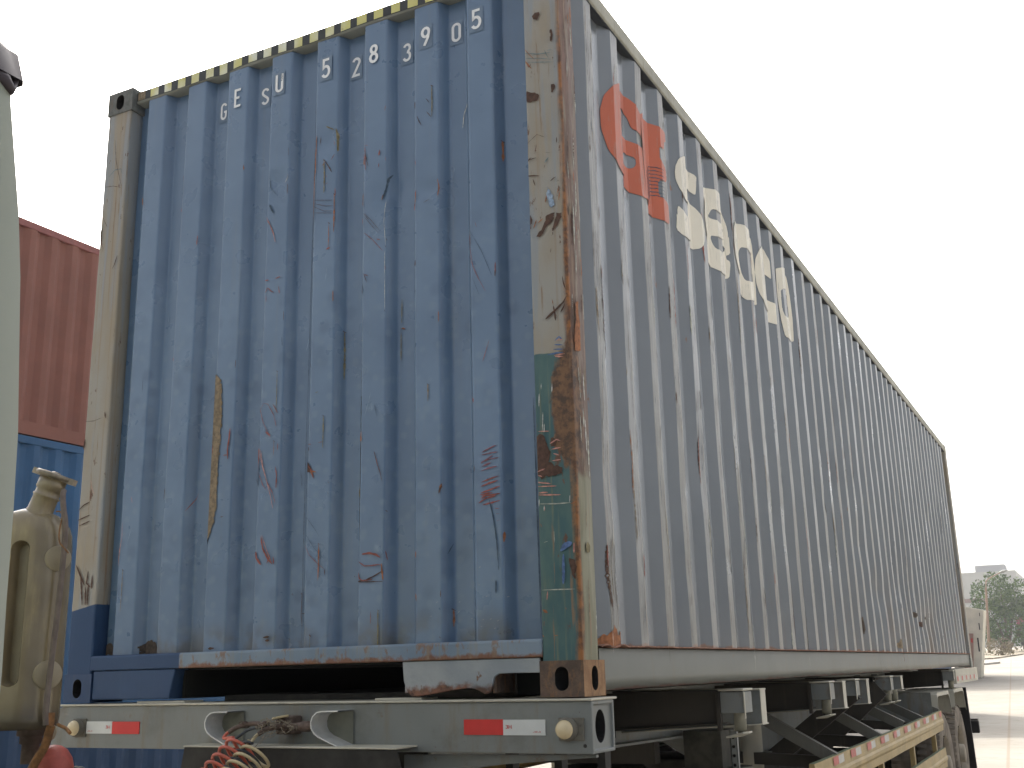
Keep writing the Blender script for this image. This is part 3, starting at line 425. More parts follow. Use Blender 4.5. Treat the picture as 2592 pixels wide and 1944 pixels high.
# ------------------------------------------------------------------ ground
GZ = lambda x, y: -1.45+.0189*(y-9)+.012*(x-2.4)
def m_ground():
    n = N('concrete_yard')
    col = n.mix(n.step(n.noise(.35, 6, .6), .3, .7), (.245, .222, .185), (.31, .285, .24))
    col = n.mix(n.mul(n.step(n.noise(3, 6, .65), .5, .7), .5), col, (.19, .165, .125))
    # slab joints
    jx = n.ma('ABSOLUTE', n.add(n.ma('FRACT', n.mul(n.add(n.add(n.x, n.mul(n.y, .066)), -3.47), 1/4.0)), -.5))
    jy = n.ma('ABSOLUTE', n.add(n.ma('FRACT', n.mul(n.y, 1/5.0)), -.5))
    j = n.ma('MAXIMUM', n.step(jx, .492, .497), n.step(jy, .495, .498)); col = n.mix(n.mul(j, .6), col, (.22, .16, .11))
    n.bump(n.noise(25, 5), .3, .01); return n.out(col, .85, 0, .3)
mb = MB(); xs = [-900, -300, -120, -60, -30, -15, 0, 8, 20, 40, 90, 250, 900]; ys = [-300, -100, -40, -20, -8, 0, 8, 16, 30, 50, 80, 120, 180, 300, 600, 1200]
mb.grid([[(x, y, GZ(x, y)) for x in xs] for y in ys], 0, False)
g = mb.build('ground', m_ground()); g['kind'] = 'structure'
mb = MB()   # low concrete island beside the road, with a kerb
isl = [(-14, 76), (-3.1, 76), (-2.4, 79), (-3.4, 84), (-14, 86)]
mb.prism(isl, lambda p, q, t: (p, q, GZ(p, q)+t), .004, .14)
kb = mb.build('kerb_island', plain('kerb_concrete', (.46, .43, .38), .85), bevel=.02); kb['kind'] = 'structure'
mb = MB()
def dirt_fn(p, q, t): return (p, q, GZ(p, q)+t)
mb.prism([(-40, 92), (-4.2, 96), (-3.6, 104), (-2.8, 118), (-2.2, 150), (-40, 165)], dirt_fn, .004, .10)
pv = mb.build('roadside_verge', plain('verge_soil', (.25, .21, .15), .95, 0, .3, 1.2)); pv['kind'] = 'structure'

# ------------------------------------------------------------------ the container
W, L, H = 2.438, 12.192, 2.88
cont = empty('shipping_container', 'long scratched blue-grey corrugated container standing on the trailer, white digits on its end wall', 'container')
FI = .080
fb = [(.150, FI), (.210, FI)]
for k in range(8):
    x = .240+.2536*k; fb += [(x, .03), (x+.112, .03), (x+.142, FI), (x+.2236, FI)]
fb = fb[:-1]+[(2.284, FI)]
FWAV = lambda x, z: .0035*mnoise.noise((x*1.7, z*.9, 5))+.0020*mnoise.noise((x*9, z*1.6, 2))
FD = depth_at(fb)
FDENT = [(1.064, 2.19, .045, .03, .014), (1.064, 2.12, .05, .07, .006), (1.314, 2.31, .045, .05, .012), (1.314, 2.22, .05, .05, -.004), (1.625, 2.02, .03, .07, .020), (1.60, 1.7, .03, .22, .008),
         (1.825, 1.965, .05, .03, .012), (1.825, 1.90, .05, .05, -.004), (1.785, .787, .02, .018, .012), (.80, 1.6, .2, .5, .004), (1.5, 1.2, .3, .4, .004), (.55, .9, .2, .4, -.004)]
def fsurf(off):
    return lambda x, z: (x, FD(x)+gd(x, z, FDENT)+FWAV(x, z)-off, z)
mb = MB(); pf = profile(fb, .008); zs = [.168+(2.80-.168)*k/88 for k in range(89)]
mb.grid([[(s, d+gd(s, z, FDENT)+FWAV(s, z), z) for s, d in pf] for z in zs], 0, True)
KEYS = ['r', 'b', 'd', 'p', 'o', 'm', 'w', 'y', 's', 't', 'g', 'lb', 'lb2', 'w2']
ix = {k: i+1 for i, k in enumerate(KEYS)}
sf = fsurf(.0035)
for c, poly in FRONT_PATCHES:
    if c == 's': cx_ = sum(p[0] for p in poly)/len(poly); poly = [(p[0]+.007*(1 if p[0] > cx_ else -1)*min(1, max(0, (p[1]-.75)*5)), p[1]) for p in poly]
    fill(mb, [ragged(poly, .005, .010)], sf, ix[c], .004, [b[0] for b in fb])
sf = fsurf(.0045)
for c, w, pts in FRONT_STROKES: ribbon(mb, pts, w*.8, sf, ix[c])
rr = random.Random(3)
for k in range(15):   # rust weeping down from the sill line and the header
    x = .25+.2536*rr.randrange(8)+rr.uniform(-.02, .13); z = rr.choice((rr.uniform(.22, .5), rr.uniform(1.9, 2.45), rr.uniform(.5, 1.6))); l = rr.uniform(.05, .22)
    ribbon(mb, [(x, z), (x+.001, z-l*.5), (x, z-l)], rr.uniform(.002, .006), sf, ix[rr.choice('yyso')], True, .5); ribbon(mb, [(x-.004, z+.003), (x+.005, z-.004)], .009, sf, ix['b'], True, .7)
for k in range(44):   # small nicks on the edges of the ridges
    x = .240+.2536*rr.randrange(8)+rr.choice((.004, .110)); z = rr.uniform(.3, 2.5); l = rr.uniform(.01, .05)
    ribbon(mb, [(x, z), (x+rr.uniform(-.003, .003), z-l)], rr.uniform(.002, .005), sf, ix[rr.choice('rob')])
for k in range(24):   # faint scuffs
    x = rr.uniform(.25, 2.2); z = rr.uniform(.3, 2.5); l = rr.uniform(.02, .10); a = rr.uniform(-2, -1)
    ribbon(mb, [(x, z), (x+l*math.cos(a), z+l*math.sin(a))], .0022, sf, ix[rr.choice(['d', 'lb', 'd', 'r'])])
mb.build('front_wall', [M['front']]+[M[k] for k in KEYS], cont, wn=True)

# number on the front wall, one glyph to a flat
def arc(cx, cy, rx, ry, a0, a1, n=14): return [(cx+rx*math.cos(math.radians(a0+(a1-a0)*k/n)), cy+ry*math.sin(math.radians(a0+(a1-a0)*k/n))) for k in range(n+1)]
GL = {'G': [arc(.23, .76, .17, .18, 15, 180)+arc(.23, .24, .17, .18, 180, 360)+[(.40, .46), (.25, .46)]],
      'E': [[(.42, .935), (.075, .935), (.075, .065), (.42, .065)], [(.075, .51), (.35, .51)]],
      'S': [arc(.23, .745, .165, .19, 15, 235)+arc(.23, .255, .165, .19, 55, -165)],
      'U': [[(.065, 1), (.065, .25)]+arc(.23, .235, .165, .17, 180, 360)+[(.395, 1)]],
      '5': [[(.39, .935), (.10, .935), (.085, .52)]+arc(.21, .33, .185, .265, 110, -150)],
      '2': [arc(.23, .75, .165, .185, 165, -35)+[(.07, .065), (.42, .065)]],
      '8': [arc(.23, .74, .14, .19, 0, 360), arc(.23, .28, .165, .215, 0, 360)],
      '3': [arc(.21, .745, .16, .19, 160, -75), arc(.21, .29, .18, .225, 90, -160)],
      '9': [arc(.23, .70, .165, .235, 0, 360), [(.395, .68), (.35, .40), (.17, .0)]],
      '0': [arc(.23, .75, .165, .185, 0, 180)+arc(.23, .25, .165, .185, 180, 360)+[(.395, .75)]],
      'M': [[(.06, 0), (.06, 1), (.30, .3), (.54, 1), (.54, 0)]]}
def strokes(mb, lines, fn, w, mi=0):
    for ln in lines:
        n = len(ln); closed = (Vector(ln[0])-Vector(ln[-1])).length < 1e-4
        A, B = [], []
        for k in range(n):
            p = Vector(ln[k])
            a = Vector(ln[k-1]) if k else (Vector(ln[-2]) if closed else p); b = Vector(ln[k+1]) if k < n-1 else (Vector(ln[1]) if closed else p)
            d1 = (p-a); d2 = (b-p); d1 = d1.normalized() if d1.length > 1e-6 else d2.normalized(); d2 = d2.normalized() if d2.length > 1e-6 else d1
            t = (d1+d2).normalized() if (d1+d2).length > 1e-4 else d1
            nn = Vector((-t.y, t.x)); s = min(1/max(.35, nn.dot(Vector((-d1.y, d1.x)))), 1.8)
            A.append(fn(*(p+nn*w*s))); B.append(fn(*(p-nn*w*s)))
        mb.grid([A, B], mi, False)
NUM = [('G', 0.672, 0.706, 2.599, 2.684, 1), ('E', 0.788, 0.830, 2.605, 2.698, 0), ('S', 0.915, 0.958, 2.608, 2.691, 1), ('U', 1.028, 1.072, 2.612, 2.700, 0), ('5', 1.284, 1.330, 2.609, 2.704, 0), ('2', 1.417, 1.462, 2.604, 2.697, 1),
       ('8', 1.534, 1.581, 2.607, 2.696, 0), ('3', 1.683, 1.724, 2.598, 2.684, 1), ('9', 1.796, 1.842, 2.608, 2.696, 0), ('0', 1.925, 1.970, 2.614, 2.702, 1), ('5', 2.039, 2.086, 2.608, 2.699, 0)]
for ch, x0, x1, z0, z1, inn in NUM:
    mb = MB(); px = .46 if ch != 'G' else .44; yy = (.07 if inn else .03)
    dx = -.008 if inn else 0
    f0 = lambda p, q, o=.0055: (dx+x0+(x1-x0)*p/px, FD((x0+x1)/2)+FWAV((x0+x1)/2, (z0+z1)/2)-o+.0, z0+(z1-z0)*q)
    a, b, pd = f0(0, 0), f0(px, 1), .011
    if ch not in 'E8':
        mb.face([(dx+x0-pd, a[1]+.0025, z0-pd), (dx+x1+pd*.6, a[1]+.0025, z0-pd), (dx+x1+pd*.6, a[1]+.0025, z1+pd), (dx+x0-pd, a[1]+.0025, z1+pd)], 1)
    for li, ln_ in enumerate(GL[ch]): strokes(mb, [ln_], lambda p, q: f0(p, q, .0055+.0005*li), .066, 0)
    if ch == 'U':   # the peeled right leg shows wall paint through it
        for q in (.62, .70, .78, .85, .93):
            jx = .375+.02*math.sin(q*40); c = f0(jx, q, .0062); mb.face([(c[0]-.003, c[1], c[2]-.002), (c[0]+.0035, c[1], c[2]-.0025), (c[0]+.003, c[1], c[2]+.003), (c[0]-.002, c[1], c[2]+.002)], 2)
    mb.build('identification_character', [M['letter_w'], M['backing'], M['d']], cont)

# side wall
sb = [(.12, -.036), (.20, -.036)]; y = F0
while y < 11.75: sb += [(y, 0), (y+.075, 0), (y+.145, -.036), (y+.22, -.036)]; y += PITCH
sb += [(y-.07+.0, -.036)] if False else []
sb[-1] = (12.06, -.036)
SD = depth_at(sb)
rs = random.Random(11)
SDENT = [(.31, .42, .07, .10, -.010), (5.3, .95, .25, .14, -.02), (5.9, .62, .35, .12, -.022), (7.5, .75, .5, .25, -.024), (8.4, .45, .5, .12, -.025), (9.2, .55, .4, .15, -.02), (4.15, 1.15, .10, .05, -.014), (3.0, .8, .12, .2, -.012), (6.8, .9, .2, .3, -.018), (10.4, .9, .5, .4, -.02)]
SDENT = [(a, b, c, d, e*.55) for a, b, c, d, e in SDENT]
for k in range(44): SDENT.append((rs.uniform(.4, 11.5), rs.uniform(.3, 2.5), rs.uniform(.04, .14), rs.uniform(.05, .22), -rs.uniform(.002, .009)))
BUL = lambda y, z: -.004*math.sin(min(1, max(0, (z-.2)/2.6))*PI)*(.6+.4*math.sin(y*1.3+1))
def ssurf(off): return lambda y, z: (XO+SD(y)+gd(y, z, SDENT)+BUL(y, z)+.0022*mnoise.noise((y*6, z*2.5, 3))*(1 if SD(y) > -.01 else .4)+off, y, z)
mb = MB(); ps = profile(sb, .006); zs = [.166+(2.80-.166)*k/44 for k in range(45)]
rows = []
for z in zs:
    rows.append([(XO+d+gd(s, z, SDENT)+BUL(s, z)+.0022*mnoise.noise((s*6, z*2.5, 3))*(1 if d > -.01 else .4), s, z) for s, d in ps])
mb.grid(rows, 0, True)
s2 = ssurf(.0022)
for k in range(150):   # scrapes down the crests
    i = rs.randrange(0, 22) if rs.random() < .7 else rs.randrange(0, 40); y = F0+PITCH*i+rs.choice((.002, .01, .07, .076)); z = rs.uniform(.25, 2.7); l = rs.uniform(.04, .30)
    ribbon(mb, [(y, z), (y+rs.uniform(-.004, .004), z-l/2), (y+rs.uniform(-.006, .006), z-l)], rs.uniform(.004, .011), s2, ix[rs.choice(['b', 'o', 'b', 'w2', 'r', 'w2', 's'])], True, .6)
for k in range(420):
    i = min(39, int(rs.expovariate(.12))); y = F0+PITCH*i+rs.uniform(.0, .075); z = rs.uniform(.25, 2.78); l = rs.uniform(.03, .22)
    ribbon(mb, [(y, z), (y+rs.uniform(-.006, .006), z-l)], rs.uniform(.0015, .0035), s2, ix[rs.choice(['t', 'd', 't', 'b', 'w2', 'w', 's'])], True, .5)
for k in range(60):
    i = rs.randrange(0, 14); y = F0+PITCH*i+rs.uniform(0, .07); z = rs.uniform(.3, 2.75); l = rs.uniform(.02, .09)
    ribbon(mb, [(y, z), (y+.02*rs.uniform(-1, 1), z-l)], .004, s2, ix[rs.choice(['d', 'w2', 't'])])
ribbon(mb, [(.345, 1.62), (.352, 1.50), (.350, 1.36), (.356, 1.24)], .016, s2, ix['o'], True, .7)
ribbon(mb, [(.27, .52), (.268, .42), (.29, .30)], .022, s2, ix['b'], True, .6)
fill(mb, [ragged([(.20, .166), (.20, .19), (.25, .205), (.30, .24), (.33, .20), (.36, .215), (.40, .175), (.40, .166)], .006)], s2, ix['o'], .004, [b[0] for b in sb])
for y0, z0, wy, hz in ((7.75, .52, .28, .05), (8.5, .50, .22, .05), (6.7, .23, .22, .09), (4.45, .34, .06, .06), (2.42, 1.04, .04, .03), (2.46, .82, .04, .03), (8.1, .44, .2, .05), (5.15, .36, .03, .14), (6.85, .30, .05, .12)):
    fill(mb, [ragged([(y0+wy*math.cos(a*PI/5)*.5, z0+hz*math.sin(a*PI/5)*.5) for a in range(10)], .012, .03)], s2, ix[rs.choice(['t', 's', 'b'])], .012, [b[0] for b in sb])
# black tyre-like rub across the orange letter
for k in range(9):
    z = 2.36-.018*k; ribbon(mb, [(1.02, z-.06), (1.05, z-.012), (1.10, z), (1.16, z+.002)], .004, ssurf(.0042), ix['d'])
mb.build('side_wall', [M['side']]+[M[k] for k in KEYS], cont, wn=True)
bps = [b[0] for b in sb]
def chaikin(l):
    out = []
    for a, b in zip(l, l[1:]+l[:1]):
        a = Vector(a); b = Vector(b); t = min(.25, .010/max((b-a).length, 1e-6))
        out += [tuple(a.lerp(b, t)), tuple(a.lerp(b, 1-t))]
    return out
LET = {
 'G': [[(.90, 2.535), (.86, 2.56), (.80, 2.58), (.72, 2.585), (.64, 2.565), (.56, 2.515), (.51, 2.45), (.487, 2.37), (.49, 2.29), (.52, 2.20), (.58, 2.145), (.66, 2.12), (.76, 2.11), (.86, 2.112), (.925, 2.125), (.925, 2.10), (1.20, 2.10), (1.20, 2.212), (1.115, 2.217), (1.115, 2.30), (1.195, 2.315), (1.195, 2.385), (1.13, 2.41), (1.13, 2.478), (1.185, 2.48), (1.19, 2.53), (1.215, 2.53), (1.215, 2.585), (1.0, 2.578), (.93, 2.56)],
       [(.725, 2.50), (.76, 2.505), (.80, 2.48), (.82, 2.435), (.90, 2.43), (.90, 2.365), (.725, 2.365)], [(.735, 2.29), (.83, 2.292), (.83, 2.255), (.80, 2.228), (.735, 2.222)]],
 'S': [[(1.50, 2.585), (1.60, 2.578), (1.705, 2.56), (1.692, 2.445), (1.64, 2.462), (1.56, 2.462), (1.515, 2.435), (1.54, 2.405), (1.62, 2.40), (1.69, 2.37), (1.745, 2.32), (1.76, 2.26), (1.74, 2.20), (1.70, 2.155), (1.64, 2.135), (1.54, 2.13), (1.42, 2.125), (1.378, 2.15), (1.395, 2.283), (1.44, 2.255), (1.52, 2.248), (1.58, 2.258), (1.59, 2.29), (1.55, 2.325), (1.47, 2.335), (1.42, 2.365), (1.39, 2.42), (1.392, 2.48), (1.42, 2.54)]],
 'E': [[(1.92, 2.59), (2.06, 2.61), (2.16, 2.60), (2.225, 2.56), (2.26, 2.48), (2.27, 2.39), (2.27, 2.315), (2.235, 2.30), (2.235, 2.28), (2.268, 2.272), (2.25, 2.17), (2.15, 2.135), (2.03, 2.125), (1.93, 2.14), (1.84, 2.19), (1.79, 2.27), (1.778, 2.37), (1.80, 2.47), (1.85, 2.55)], [(1.945, 2.43), (1.975, 2.48), (2.08, 2.488), (2.18, 2.482), (2.22, 2.455), (2.222, 2.435), (2.10, 2.425), (1.96, 2.42)], [(1.95, 2.32), (2.14, 2.345), (2.235, 2.35), (2.23, 2.325), (2.06, 2.252), (1.985, 2.252), (1.96, 2.28)]],
 'A': [[(2.36, 2.54), (2.45, 2.585), (2.56, 2.603), (2.66, 2.60), (2.82, 2.61), (2.828, 2.40), (2.826, 2.18), (2.70, 2.16), (2.55, 2.13), (2.45, 2.18), (2.37, 2.24), (2.325, 2.32), (2.318, 2.42), (2.33, 2.49)], [(2.52, 2.42), (2.54, 2.455), (2.60, 2.46), (2.66, 2.45), (2.76, 2.425), (2.795, 2.38), (2.795, 2.31), (2.70, 2.28), (2.60, 2.255), (2.555, 2.25), (2.53, 2.29), (2.52, 2.36)]],
 'C': [[(3.11, 2.64), (2.98, 2.61), (2.88, 2.55), (2.84, 2.48), (2.828, 2.40), (2.83, 2.33), (2.85, 2.26), (2.90, 2.20), (2.98, 2.165), (3.08, 2.15), (3.175, 2.145), (3.178, 2.285), (3.12, 2.29), (3.04, 2.32), (2.99, 2.36), (2.985, 2.42), (3.03, 2.455), (3.10, 2.468), (3.155, 2.44), (3.155, 2.57), (3.125, 2.61)]],
 'O': [[(3.40, 2.60), (3.50, 2.635), (3.60, 2.65), (3.69, 2.64), (3.705, 2.50), (3.712, 2.35), (3.71, 2.18), (3.60, 2.14), (3.50, 2.125), (3.43, 2.14), (3.41, 2.25), (3.398, 2.40)], [(3.432, 2.455), (3.47, 2.48), (3.53, 2.49), (3.62, 2.505), (3.67, 2.50), (3.675, 2.34), (3.60, 2.30), (3.50, 2.285), (3.45, 2.28), (3.43, 2.33)]]}
for k, loops in LET.items():
    loops = [chaikin(l) for l in loops]; mb = MB(); fill(mb, loops, ssurf(.0030), 0, .006, bps); mb.build('lettering', M['let_o' if k == 'G' else 'let_c'], cont)

# plain left wall and rear doors
mb = MB(); mb.grid([[(W-(XO+d), s, z) for s, d in ps] for z in (.166, 2.80)], 0, True); mb.build('side_wall', M['side'], cont, wn=True)
mb = MB(); mb.box((.16, 12.10, .15), (1.214, 12.15, 2.78)); mb.box((1.224, 12.10, .15), (2.278, 12.15, 2.78))
for x in (.45, .95, 1.5, 2.0): mb.tube([(x, 12.18, .12), (x, 12.18, 2.82)], .018, 8)
mb.build('rear_doors', M['front'], cont, bevel=.005)
mb = MB(); mb.box((.06, .04, 2.835), (W-.06, L-.04, 2.855)); mb.build('roof', M['rail'], cont)
mb = MB(); mb.box((.08, .08, .125), (W-.08, 12.1, .150))
y = 3.5
while y < 12: mb.box((.08, y, .03), (W-.06, y+.045, .124)); y += .3
mb.box((2.10, .17, .005), (2.285, .18, .128)); mb.box((.60, 3.40, .0), (1.9, 3.44, .124)); mb.box((.62, .06, .012), (.632, 3.4, .124)); mb.box((1.95, .2, .012), (1.962, 3.4, .124))  # first box: dark backing panel, painted shade behind the plate notch
mb.build('floor', M['under'], cont)

# posts
for (x0, x1, y0, y1) in ((2.284, 2.435, .003, .13), (.003, .150, .003, .13), (2.30, 2.435, 12.04, 12.189), (.003, .14, 12.04, 12.189)):
    mb = MB(); near = x0 > 1 and y0 < 1
    n = 60 if y0 < 1 else 8; zz = [.116+(2.766-.116)*k/n for k in range(n+1)]
    def ring(z):
        j = .0018*mnoise.noise((x0*3, z*5, 1)); r = .009
        return [(x0, y1, z), (x0, y0+r+j, z), (x0+r*.3, y0+r*.3+j, z), (x0+r, y0+j, z), ((x0+x1)/2, y0+j*1.8, z), (x1-r, y0+j, z), (x1-r*.3, y0+r*.3+j, z), (x1+j, y0+r+j, z), (x1+j*1.6, (y0+y1)/2, z), (x1, y1, z)]
    mb.grid([ring(z) for z in zz], 0, True, True)
    if y0 < 1:
        sfp = lambda x, z: (x, y0-.0035+.0018*mnoise.noise((x0*3, z*5, 1))*1.8, z)
        inb = lambda pts: all(x0-.002 <= p[0] <= x1+.004 for p in pts)
        cl = lambda pts: [(min(max(p[0], x0+.006), x1-.004), p[1]) for p in pts]
        for c, poly in POST_PATCHES:
            if (sum(p[0] for p in poly)/len(poly) > 1.2) == near: fill(mb, [cl(ragged(poly, .004, .009))], sfp, ix[c], .003)
        sfp = lambda x, z: (min(max(x, x0+.005), x1-.003), y0-.0048+.0018*mnoise.noise((x0*3, z*5, 1))*1.8, z)
        for c, w, pts in POST_STROKES:
            if (sum(p[0] for p in pts)/len(pts) > 1.2) == near: ribbon(mb, pts, w*.8, sfp, ix[c])
        if near:
            sx = lambda y, z: (x1+.0045+.0018*mnoise.noise((x0*3, z*5, 1))*1.6, y, z)
            rp = random.Random(5)
            for k in range(46):
                yy = rp.uniform(.02, .125); z = rp.uniform(.25, 2.7); l = rp.uniform(.03, .16)
                ribbon(mb, [(yy, z), (yy+rp.uniform(-.005, .005), z-l)], rp.uniform(.003, .009), sx, ix[rp.choice(['b', 's', 'w2', 'o', 'b', 'w2'])], True, .6)
            fill(mb, [ragged([(.05, 1.38), (.072, 1.39), (.082, 1.30), (.080, 1.20), (.03, 1.19), (.03, 1.26), (.048, 1.30)], .004)], sx, ix['o'], .003)
            for z, l in ((1.12, .1), (.95, .12), (.9, .06)): ribbon(mb, [(.09, z), (.095, z-l)], .006, sx, ix['w'])
            fill(mb, [ragged([(.055, .50), (.075, .515), (.09, .50), (.085, .475), (.06, .475)], .003)], sx, ix['y'], .003)
    mb.build('corner_post', [M['post']]+[M[k] for k in KEYS], cont, wn=True)

# corner castings with real oval holes
def casting(px, py, pz, mats, cutit=True):
    mats = mats+[M['void']]
    x0 = 0 if px == 0 else W-.162; y0 = 0 if py == 0 else L-.178; z0 = 0 if pz == 0 else H-.118
    mb = MB(); mb.box((x0, y0-.002, z0), (x0+.162, y0+.178, z0+.118)); o = mb.build('corner_casting', mats, cont)
    if cutit:
        cs = []
        m1 = MB(); cx = x0+.081; m1.prism(stadium(.050, .078), lambda p, q, t: (cx+p, t, z0+.059+q), y0-.05, y0+.12); cs.append(m1.build('c', M['void']))
        m2 = MB(); cy = y0+.089; xs_ = (x0+.162+.05, x0+.05) if px else (x0-.05, x0+.11)
        m2.prism(stadium(.052, .080), lambda p, q, t: (t, cy+p, z0+.059+q), min(xs_), max(xs_)); cs.append(m2.build('c', M['void']))
        cut(o, cs)
        shade_hole_walls(o, len(mats)-1)
        if len(mats) > 2:
            for f in o.data.polygons:
                if f.material_index == 0 and f.normal.x > .8 and f.center.x > W-.01: f.material_index = 1
    b = o.modifiers.new('bevel', 'BEVEL'); b.width = .007; b.segments = 3; b.limit_method = 'ANGLE'; b.angle_limit = math.radians(40)
    return o
casting(1, 0, 0, [M['cast_rust'], M['cast_orange']]); casting(0, 0, 0, [M['cast_blue']]); casting(0, 0, 1, [M['cast_grey']]); casting(1, 0, 1, [M['cast_grey']], False)
casting(1, 1, 0, [M['rail']], False); casting(0, 1, 0, [M['rail']], False); casting(1, 1, 1, [M['toprail']], False); casting(0, 1, 1, [M['toprail']], False)

# header and hazard tape
mb = MB(); mb.box((.162, .026, 2.802), (2.276, .11, 2.862)); mb.build('front_header', M['rail'], cont, bevel=.006)
mb = MB(); rt = random.Random(2)
hz = lambda x: -.004*math.exp(-((x-.72)/.05)**2)+.0015*math.sin(x*9)
def tcell(a, b, z0, z1, mi, y=.0225):
    n = 4; t = [(a+(b-a)*k/n) for k in range(n+1)]
    mb.grid([[(x, y+.002*math.exp(-((x-.72)/.06)**2), z0+hz(x)*2.5) for x in t], [(x, y, z1+hz(x)*.3) for x in t]], mi, False)
x = .168
while x < 2.27: tcell(x, min(2.27, x+.09), 2.8075, 2.8585, 1, .0235); x += .09
x = .172; k = 0
while x < 2.26:
    j = rt.uniform(-.003, .003)
    tcell(x+j, x+.047+rt.uniform(-.003, .003), 2.809+rt.uniform(0, .002), 2.857, 0 if k else 2); x += .0867; k += 1
mb.build('hazard_tape', [M['ytape'], M['ktape'], M['s']], cont)

# sills
mb = MB(); n = 60
mb.prism([(-.002, .131), (-.002, .186), (.004, .192), (.105, .192), (.105, .131)], lambda p, q, t: (t, p, q), .150, 2.286)
mb.build('front_sill', M['sill'], cont, bevel=.004)
mb = MB(); mb.prism([(.166, .129), (.628, .129), (.600, .012), (.166, .012)], lambda p, q, t: (p, t, q), .003, .20); mb.build('fork_plate', M['blue2'], cont, bevel=.005)
mb = MB(); fp = [(1.722, .129), (2.274, .129), (2.274, .080), (2.18, .081), (2.115, .080), (2.098, .070), (2.09, .045), (2.083, .020), (2.06, .012), (2.045, .02), (2.02, .031), (1.99, .034), (1.93, .028), (1.86, .018), (1.80, .010), (1.76, .007), (1.74, .03), (1.728, .06)]
mb.prism(fp, lambda p, q, t: (p, t+.02*max(0, .06-q), q), .004, .016)
mb.box((2.085, .016, .015), (2.099, .16, .128), 1); mb.box((1.725, .016, .02), (1.739, .16, .128))
mb.build('fork_plate', [M['fork'], M['cast_rust']], cont, bevel=.003)
# bottom side rail with a ragged rusty lip above and a battered lower edge
for sgn in (1, 0):
    X_ = lambda x: x if sgn else W-x
    mb = MB(); n = 260; rows = [[], [], [], [], []]
    for k in range(n+1):
        y = .178+(12.014-.178)*k/n
        e = (.0035*mnoise.noise((y*5, 0, 0))+.006*max(0, mnoise.noise((y*1.7, 4, 0)))+.010*max(0, mnoise.noise((y*4, 8, 0))-.25)) if 2.2 < y < 10.5 else .002*mnoise.noise((y*5, 0, 0))
        b = .0025*mnoise.noise((y*3, 2, 0))
        rows[0].append((X_(2.40), y, .158)); rows[1].append((X_(2.418+b), y, .157)); rows[2].append((X_(2.418+b), y, .06)); rows[3].append((X_(2.420+b+e), y, .016+e)); rows[4].append((X_(2.36), y, .014+e*1.2))
    mb.grid(rows, 0, True); mb.build('bottom_side_rail', M['raillow'], cont, wn=True)
    if sgn:
        mb = MB(); A, B, C, D = [], [], [], []
        for k in range(n*2+1):
            y = .15+(12.04-.15)*k/(n*2); e = .004*mnoise.noise((y*14, 1, 5))+.003*mnoise.noise((y*40, 1, 5)); dz = .0025*mnoise.noise((y*9, 3, 5)) + (.006*math.sin(y*40) if y < .42 else 0)
            A.append((2.39, y, .167)); B.append((2.441+e, y, .167+dz)); C.append((2.441+e, y, .1625+dz)); D.append((2.39, y, .160))
        mb.grid([A, B, C, D], 0, False); mb.build('rail_lip', M['lip'], cont)
    mb = MB(); A = []; n = 90
    mb.box((X_(2.372), .176, 2.79), (X_(2.437), 12.016, 2.872)); mb.build('top_side_rail', M['toprail'], cont, bevel=.012, bseg=3)
    mb = MB(); mb.box((X_(2.36), .176, 2.783), (X_(2.4315), 12.016, 2.7885)); mb.build('rail_shade_plate', M['rail_shade'], cont)  # added dark plate; paints the shade under the rail overhang
# ------------------------------------------------------------------ the trailer
tr = empty('skeletal_trailer', 'dusty grey-green skeleton trailer carrying the long container, red and white tape on its front beam', 'trailer', (0, 0, 0))
mb = MB(); X0, X1 = -.035, 2.468
mb.prism([(X0, -.178), (X0, -.045), (X0+.012, -.026), (X0+.06, -.012), (X1, -.012), (X1, -.178)], lambda p, q, t: (p, t, q), -.018, .17)
bo = mb.build('front_beam', [M['trailer'], M['void']], tr)
c = MB(); c.prism(ellipse(.040, .052), lambda p, q, t: (t, .072+p, -.095+q), X1-.012, X1+.05); c1 = c.build('c', M['void'])
c = MB(); c.box((X1-.010, -.001, -.166), (X1+.05, .155, -.026)); c2 = c.build('c', M['trailer_l'])
c = MB(); c.prism(ellipse(.040, .052), lambda p, q, t: (t, .072+p, -.095+q), X1-.16, X1+.05); c3 = c.build('c', M['void'])
cut(bo, [c2, c3])
for f_ in bo.data.polygons:
    if abs(f_.normal.x) < .5 and .025 < f_.center.y < .118 and -.152 < f_.center.z < -.04 and f_.center.x > X1-.2: f_.material_index = 1
    if f_.center.x < X1-.12 and f_.center.x > X1-.2 and abs(f_.normal.x) > .9: f_.material_index = 1
bpy.data.objects.remove(c1, do_unlink=True)
b = bo.modifiers.new('bevel', 'BEVEL'); b.width = .004; b.segments = 2; b.limit_method = 'ANGLE'; b.angle_limit = math.radians(40)
mb = MB(); mb.box((X0+.05, -.027, -.012), (X1+.004, .19, -.004)); mb.build('beam_top_flange', M['trailer_l'], tr, bevel=.003)
for q0, q1 in ((1.60, 1.80), (.42, .68)): mb = MB(); mb.box((q0, .01, -.004), (q1, .12, .004)); mb.build('rubbing_pad', M['trailer_l'], tr, bevel=.002)
mb = MB(); mb.tube([(2.40, .03, -.075), (2.405, .055, -.075), (2.405, .07, -.085), (2.405, .075, -.12), (2.405, .085, -.13)], .0025, 6); mb.build('wire', M['hoodin'], tr)

